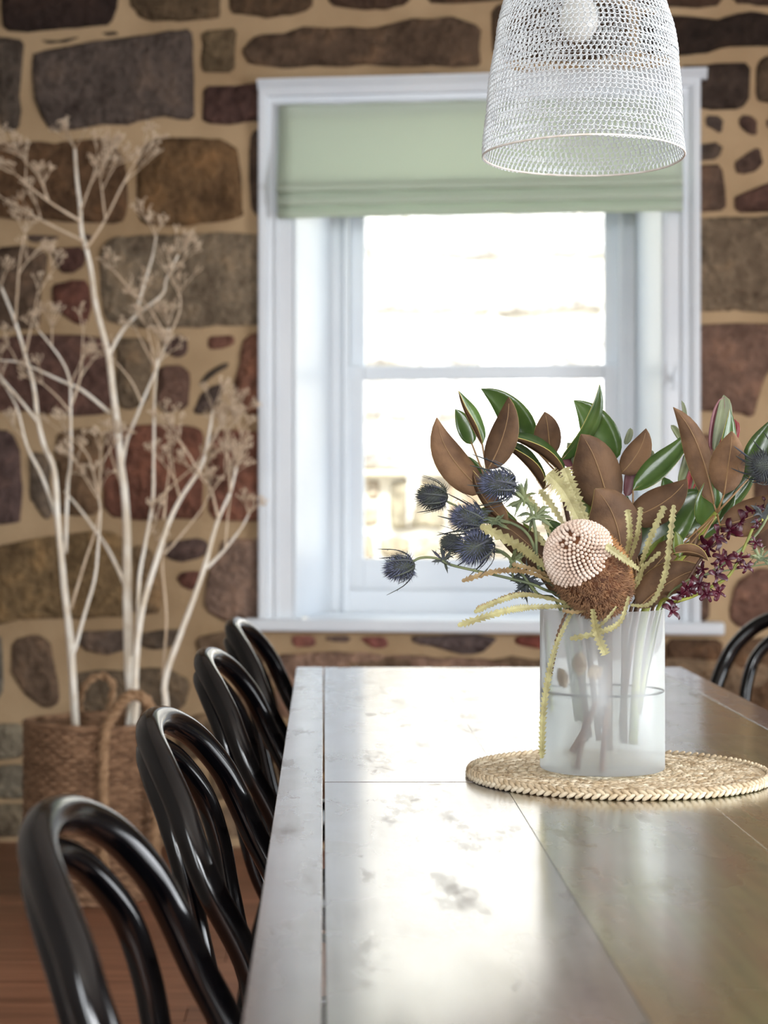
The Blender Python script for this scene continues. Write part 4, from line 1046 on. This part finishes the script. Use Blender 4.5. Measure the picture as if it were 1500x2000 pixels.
def saw_leaf(pts, wpx, Ys, mt='saw', roll=0, teeth=None, nrm=None):
    Y = Ys if isinstance(Ys, (list, tuple)) else [Ys] * len(pts)
    p3 = [P(x, y, Y[i]) for i, (x, y) in enumerate(pts)]
    ln = sum((b - a).length for a, b in zip(p3, p3[1:])); nt_ = teeth or max(6, int(ln / .0056)); k = nt_ * 2
    dense = catmull(p3, 12); sp = [dense[int(i * (len(dense) - 1) / k)] for i in range(k + 1)]
    n0 = V(nrm).normalized() if nrm else V((0, -1, .25)).normalized(); tg = (sp[-1] - sp[0]).normalized()
    n0 = Matrix.Rotation(radians(roll), 3, tg) @ n0
    def pr(tt):
        i = int(round(tt * k)); w_ = min(1, .45 + tt * 1.1) * (1 if tt < .97 else .6)
        return w_ * (1.0 if i % 2 else .48)
    mb = MB(); blade(mb, sp, n0, wpx * .5 * Y[0] / F, pr, 0, radians(16), nx=2, th=.0008)
    return mb.build('leaf', [M[mt], M[mt], M[mt]], t, smooth=False)
q = 2.62
saw_leaf([(1086,1126),(1046,1092),(1011,1066),(938,1027)], 25, [2.62,2.61,2.60,2.59])
saw_leaf([(1090,1143),(1032,1118),(970,1116),(902,1135)], 14, [2.62,2.61,2.60,2.60], 'saw_dry')
saw_leaf([(1086,1132),(1040,1112),(1000,1102)], 12, [2.63,2.62,2.62], 'saw_dry')
saw_leaf([(1115,1180),(1032,1162),(980,1172),(926,1196)], 14, [2.63,2.60,2.58,2.57], 'saw')
saw_leaf([(1115,1178),(1020,1160),(960,1178),(930,1190)], 12, [2.64,2.61,2.60,2.59], 'saw_dry')
saw_leaf([(1118,1184),(1040,1186),(985,1194),(894,1222)], 17, [2.63,2.59,2.57,2.55], 'saw')
saw_leaf([(1120,1190),(1083,1270),(1062,1381),(1058,1481)], 17, [2.636,2.632,2.632,2.64], 'saw')
saw_leaf([(1110,1188),(1092,1232),(1080,1290),(1074,1322)], 10, [2.64,2.634,2.634,2.634], 'stem_brown')
saw_leaf([(1157,1190),(1165,1235),(1183,1279)], 23, [2.60,2.575,2.57])
saw_leaf([(1228,1165),(1211,1214),(1172,1235),(1113,1248)], 15, [2.60,2.59,2.585,2.59])
saw_leaf([(1204,1184),(1188,1206),(1168,1226)], 9, [2.61,2.60,2.60])
saw_leaf([(1247,1112),(1216,1090),(1183,1066)], 20, [2.60,2.565,2.545], 'saw')
saw_leaf([(1221,1092),(1230,1045),(1225,995)], 16, [2.63,2.60,2.59])
saw_leaf([(1229,1096),(1245,1042),(1251,990)], 13, [2.64,2.61,2.60])
saw_leaf([(1250,1108),(1268,1056),(1298,988)], 16, [2.64,2.62,2.61])
saw_leaf([(1232,1182),(1271,1178),(1298,1124),(1308,1053),(1316,986)], 15, [2.63,2.62,2.61,2.60,2.60])
saw_leaf([(1238,1142),(1256,1110),(1290,1078)], 11, [2.64,2.63,2.62])
saw_leaf([(1240,1150),(1250,1130),(1256,1100)], 9, [2.64,2.63,2.62])
saw_leaf([(1140,1035),(1105,965),(1070,925)], 42, [2.66,2.655,2.65])
saw_leaf([(1150,1030),(1122,965),(1102,914)], 30, [2.665,2.66,2.655], 'saw')
saw_leaf([(1104,1030),(1079,990),(1054,957)], 18, [2.66,2.66,2.66])
saw_leaf([(1076,1046),(1053,1001),(1028,965)], 16, [2.66,2.66,2.66])
saw_leaf([(1082,1078),(1060,1060),(1040,1030)], 15, [2.66,2.66,2.66])
saw_leaf([(1150,1192),(1122,1196),(1098,1192)], 10, [2.62,2.615,2.615], 'saw_dry')

# ------------------------------------------------------------------ sea holly
def holly_head(par, c, d, r, Y, mt='thistle', nb=11):
    p = P(c[0], c[1], Y); d = V(d).normalized(); rr = r * Y / F
    mb = MB(); mb.blob(p, d, rr * .50, rr * .74, 10, 8, 1)
    e1 = d.orthogonal().normalized(); e2 = d.cross(e1)
    for i in range(420):
        u = 1 - 2 * (i + .5) / 420; a = i * 2.39996
        n = d * u + (e1 * cos(a) + e2 * sin(a)) * sqrt(1 - u * u)
        if u < -.75: continue
        q_ = p + d * (n.dot(d) * rr * .74) + (n - d * n.dot(d)) * rr * .50
        mb.spike(q_, (n + d * .35), .00075, rr * random.uniform(.26, .46), random.choice((0, 0, 1)))
    ob = mb.build('flower_head', [M[mt], M['thistle_dark']], par)
    br = MB()
    for k in range(nb):
        a = 2 * pi * k / nb + random.uniform(-.2, .2); out = e1 * cos(a) + e2 * sin(a)
        b0 = p - d * rr * .62; ln = rr * random.uniform(1.0, 1.7)
        pts = [b0, b0 + (out * .75 + d * .1) * ln * .45, b0 + (out * .85 + d * .55) * ln * .75, b0 + (out * .80 + d * 1.0) * ln]
        sp = catmull(pts, 3); blade(br, sp, (d - out * .5).normalized(), rr * .085, lambda t_: (1 - t_) ** .7 + .12, 0, .3, nx=2, th=.0004, mats=(0, 0, 0))
        for s_ in (3, 5, 7):
            if s_ < len(sp):
                side = (sp[s_] - sp[s_ - 1]).normalized().cross(d).normalized() * random.choice((-1, 1)); br.spike(sp[s_], side + d * .5, .0006, rr * .3)
    br.build('bracts', M['thistle_dark' if random.random() < .6 else 'thistle_green'], ob)
    return ob
def leafy(par, c, Y, r, n=12, mt='thistle_green'):
    p = P(c[0], c[1], Y); mb = MB(); rr = r * Y / F
    for k in range(n):
        d = V((random.uniform(-1, 1), random.uniform(-.6, .4), random.uniform(-.8, 1))).normalized(); ln = rr * random.uniform(.6, 1.1)
        sp = catmull([p, p + d * ln * .5 + V((0, 0, .002)), p + d * ln + V((0, 0, random.uniform(-.3, .3) * ln))], 4)
        blade(mb, sp, V((0, -1, .3)), ln * .13, lambda t_: (1 - t_) ** .6 * (1.0 + .35 * cos(t_ * 40)), 0, .3, nx=2, th=.0004, mats=(0, 0, 0))
        for s_ in (3, 5): mb.spike(sp[s_], d.cross(V((0, 1, 0))) * random.choice((-1, 1)) + d * .6, .0009, ln * .3)
    return mb.build('spiny_leaf', M[mt], par)
GS = 'sea holly stems in the vase'
t = thing('sea_holly', vin(-.03, -.02, .83), 'sea holly stem with the lowest blue thistle head, hanging far out left', 'flower', GS)
stem_tube(t, [vin(-.03, -.02, .83), vin(-.055, -.035, .985), P(1060,1150,2.62), P(1000,1131,2.62), P(930,1115,2.62), P(880,1103,2.62), P(850,1090,2.62), P(820,1090,2.62), P(800,1102,2.62)], .0020, .0016, 'thistle_green')
holly_head(t, (784, 1108), (-.95, -.15, -.22), 38, 2.62, 'thistle')
leafy(t, (866, 1096), 2.62, 32, 10, 'thistle_dark'); leafy(t, (1030, 1135), 2.64, 40, 16, 'thistle_dark')
t = thing('sea_holly', vin(-.035, .0, .83), 'sea holly stem with two crowded blue thistle heads left of the banksia', 'flower', GS)
stem_tube(t, [vin(-.035, .0, .83), vin(-.06, -.02, .985), P(1050,1160,2.63), P(1012,1110,2.63), P(985,1080,2.63), P(950,1068,2.63)], .0024, .0018, 'thistle_green')
stem_tube(t, [P(985,1080,2.63), P(950,1075,2.635), P(905,1063,2.635)], .0016, .0013, 'thistle_green', 'side_stem')
holly_head(t, (930, 1068), (-.75, -.5, -.35), 48, 2.62, 'thistle', 13); holly_head(t, (884, 1061), (-.96, -.1, .05), 26, 2.635, 'thistle_dark')
leafy(t, (1000, 1095), 2.63, 40, 12); leafy(t, (1020, 1150), 2.65, 34, 12, 'thistle_dark')
t = thing('sea_holly', vin(-.03, .015, .83), 'sea holly stem with the two upper left blue thistle heads', 'flower', GS)
stem_tube(t, [vin(-.03, .015, .83), vin(-.05, .0, .985), P(1060,1120,2.67), P(1035,1050,2.67), P(1000,1022,2.67), P(945,1010,2.67), P(930,1008,2.66)], .0024, .0018, 'thistle_green')
stem_tube(t, [P(1000,1022,2.67), P(930,1010,2.66), P(898,992,2.66), P(870,978,2.66)], .0016, .0014, 'thistle_green', 'side_stem')
holly_head(t, (915, 1014), (-.85, -.3, .25), 42, 2.65, 'thistle', 12); holly_head(t, (848, 970), (-.97, -.1, .05), 38, 2.66, 'thistle_dark', 12)
leafy(t, (965, 1020), 2.66, 34, 10); leafy(t, (938, 1000), 2.66, 26, 8, 'thistle_dark')
t = thing('sea_holly', vin(-.02, .0, .84), 'sea holly stem with a single bright blue head before the magnolia leaves', 'flower', GS)
stem_tube(t, [vin(-.02, .0, .84), vin(-.045, -.03, .985), P(1056,1120,2.65), P(1046,1040,2.65), P(1034,985,2.65), P(1015,955,2.65), P(1000,946,2.65)], .0024, .0018, 'thistle_green')
holly_head(t, (976, 946), (-.85, -.35, .1), 46, 2.64, 'thistle', 14)
leafy(t, (1024, 975), 2.65, 44, 14); leafy(t, (1046, 1010), 2.65, 40, 12)
t = thing('sea_holly', vin(.05, .0, .84), 'dark sea holly head cut by the right edge of the picture', 'flower', GS)
stem_tube(t, [vin(.05, .0, .84), vin(.075, -.01, .985), P(1400,1110,2.66), P(1480,1040,2.66), P(1512,970,2.66), P(1506,930,2.66)], .0022, .0017, 'thistle_green')
holly_head(t, (1492, 912), (-.5, -.6, .3), 44, 2.66, 'thistle_dark', 13); leafy(t, (1490, 1010), 2.66, 40, 14, 'thistle_dark')
t = thing('greenery_stem', vin(.05, -.01, .84), 'thin grey stem with a ragged green leaf at the right edge', 'stem')
stem_tube(t, [vin(.05, -.01, .84), vin(.078, -.02, .984), P(1340,1135,2.65), P(1400,1118,2.65), P(1470,1106,2.65), P(1520,1098,2.65)], .0013, .0010, 'thistle_green')
leafy(t, (1485, 1092), 2.65, 34, 12)

# ------------------------------------------------------------------ maroon orchids
def orchid_flower(par, c, Y, size, d=None):
    p = P(c[0], c[1], Y); d = V(d or (random.uniform(-.6, .6), -.8, random.uniform(-.5, .4))).normalized(); e1 = d.orthogonal().normalized(); e2 = d.cross(e1)
    mb = MB(); s = size * Y / F; a0 = random.uniform(0, 6)
    for k in range(5):
        a = a0 + 2 * pi * k / 5 + random.uniform(-.25, .25); o = e1 * cos(a) + e2 * sin(a)
        cu = random.uniform(-.5, .5); ln = s * random.uniform(.7, 1.25)
        sp = catmull([p, p + o * ln * .4 + d * ln * .15, p + o * ln * .8 + d * ln * (.15 + cu * .3), p + o * ln + d * ln * (cu * .7)], 3)
        blade(mb, sp, d, ln * random.uniform(.16, .26), lambda t_: (t_ ** .5) * ((1 - t_) ** .55) / .5 + .08, .2, .35, nx=2, th=.0005, wave=.3, mats=(0, 0, 0))
    mb.blob(p + d * s * .12, d, s * .12, s * .2, 6, 4)
    return mb.build('flower', M['orchid'], par)
def orchid(label, stem, Y, flowers, foot, mid, mt='stem_green'):
    t = thing('orchid_spray', foot, label, 'flower', 'maroon orchid sprays')
    stem_tube(t, [foot, vin(mid[0], mid[1], .987)] + [P(x, y, Y) for x, y in stem], .0026, .0017, mt)
    for (x, y, s) in flowers:
        ob = orchid_flower(t, (x, y), Y - .006, s)
        near = min(stem, key=lambda q_: (q_[0] - x) ** 2 + (q_[1] - y) ** 2)
        if (near[0] - x) ** 2 + (near[1] - y) ** 2 > 60:
            a, b2 = P(near[0], near[1], Y), P(x, y, Y - .006); mm = MB(); mm.tube(catmull([a, (a + b2) / 2 + V((.002, -.002, -.003)), b2], 4), .0008, 5); mm.build('flower_stalk', M['orchid'], ob)
    return t
orchid('maroon orchid spray arching out low at the right with a yellow-green tip', [(1318,1176), (1352,1165), (1385,1148), (1420,1128), (1440,1098), (1458,1060), (1472,1030), (1490,1014)], 2.64,
    [(1342,1150,24), (1366,1140,22), (1380,1160,22), (1404,1156,18), (1312,1194,20), (1398,1122,22), (1418,1092,24), (1444,1088,18), (1476,1060,18), (1478,1022,16), (1328,1162,18), (1456,1108,16)], vin(.045, -.03, .85), (.072, -.028))
orchid('maroon orchid spray behind the yellow-green stem, dark stalk', [(1330,1150), (1370,1090), (1400,1060), (1440,1030), (1480,1006), (1520,990)], 2.68,
    [(1384,1066,24), (1400,1050,26), (1428,1036,26), (1446,1020,26), (1404,1090,24), (1372,1112,18), (1470,1000,20), (1494,988,22)], vin(.05, .01, .85), (.07, .0), 'stem_brown')

# ------------------------------------------------------------------ in the vase
def wallpt(px, py, dr=.006):
    """point just inside the front glass seen at a pixel"""
    rx, rz = (px - CX) / F, -(py - CY) / F; R_ = VR - dr
    A_ = rx * rx + 1; B_ = -2 * (rx * VX + VY); C_ = VX * VX + VY * VY - R_ * R_
    D_ = max(0.0, B_ * B_ - 4 * A_ * C_); t_ = (-B_ - sqrt(D_)) / (2 * A_)
    return V((rx * t_, t_, CAMZ + rz * t_))
for (lab, pts, r, mt) in [
    ('thick brown cut stem slanting under water, left of three in the vase', [(1165,1370), (1145,1420), (1118,1468)], .0050, 'stem_brown'),
    ('brown cut stem standing beside the slanting one, bottom of the vase', [(1160,1390), (1140,1440), (1128,1503)], .0042, 'stem_brown'),
    ('thin brown cut stem at the right, bottom of the vase', [(1186,1380), (1180,1440), (1176,1506)], .0040, 'stem_brown'),
    ('thin dark green stem against the left side of the vase', [(1070,1215), (1074,1300), (1079,1388)], .0022, 'stem_green')]:
    t = thing('cut_stem', wallpt(*pts[-1]), lab, 'stem'); stem_tube(t, [wallpt(x, y,   .0012 + r) for x, y in pts], r * .8, r, mt)
for (lab, c, tilt, ln) in [('pressed pale petal, leftmost of three stuck inside the vase', (1099, 1324), -20, 21), ('pressed pale petal, topmost of three stuck inside the vase', (1133, 1297), 4, 24), ('pressed pale petal, rightmost of three stuck inside the vase', (1162, 1313), 62, 17)]:
    t = thing('fallen_petal', wallpt(*c), lab, 'petal'); a = radians(tilt)
    sp = [wallpt(c[0] + sin(a) * ln * s_ , c[1] - cos(a) * ln * s_, .0010) for s_ in [-1 + 2 * i / 8 for i in range(9)]]
    mb = MB(); blade(mb, sp, [V((p_.x - VX, p_.y - VY, 0)).normalized() for p_ in sp], 15 * 2.66 / F, lambda t_: max(.05, sin(pi * t_) ** .8), -.09, 0, nx=4, th=.0004, mats=(0, 0, 0)); mb.build('petal_blade', M['petal'], t)
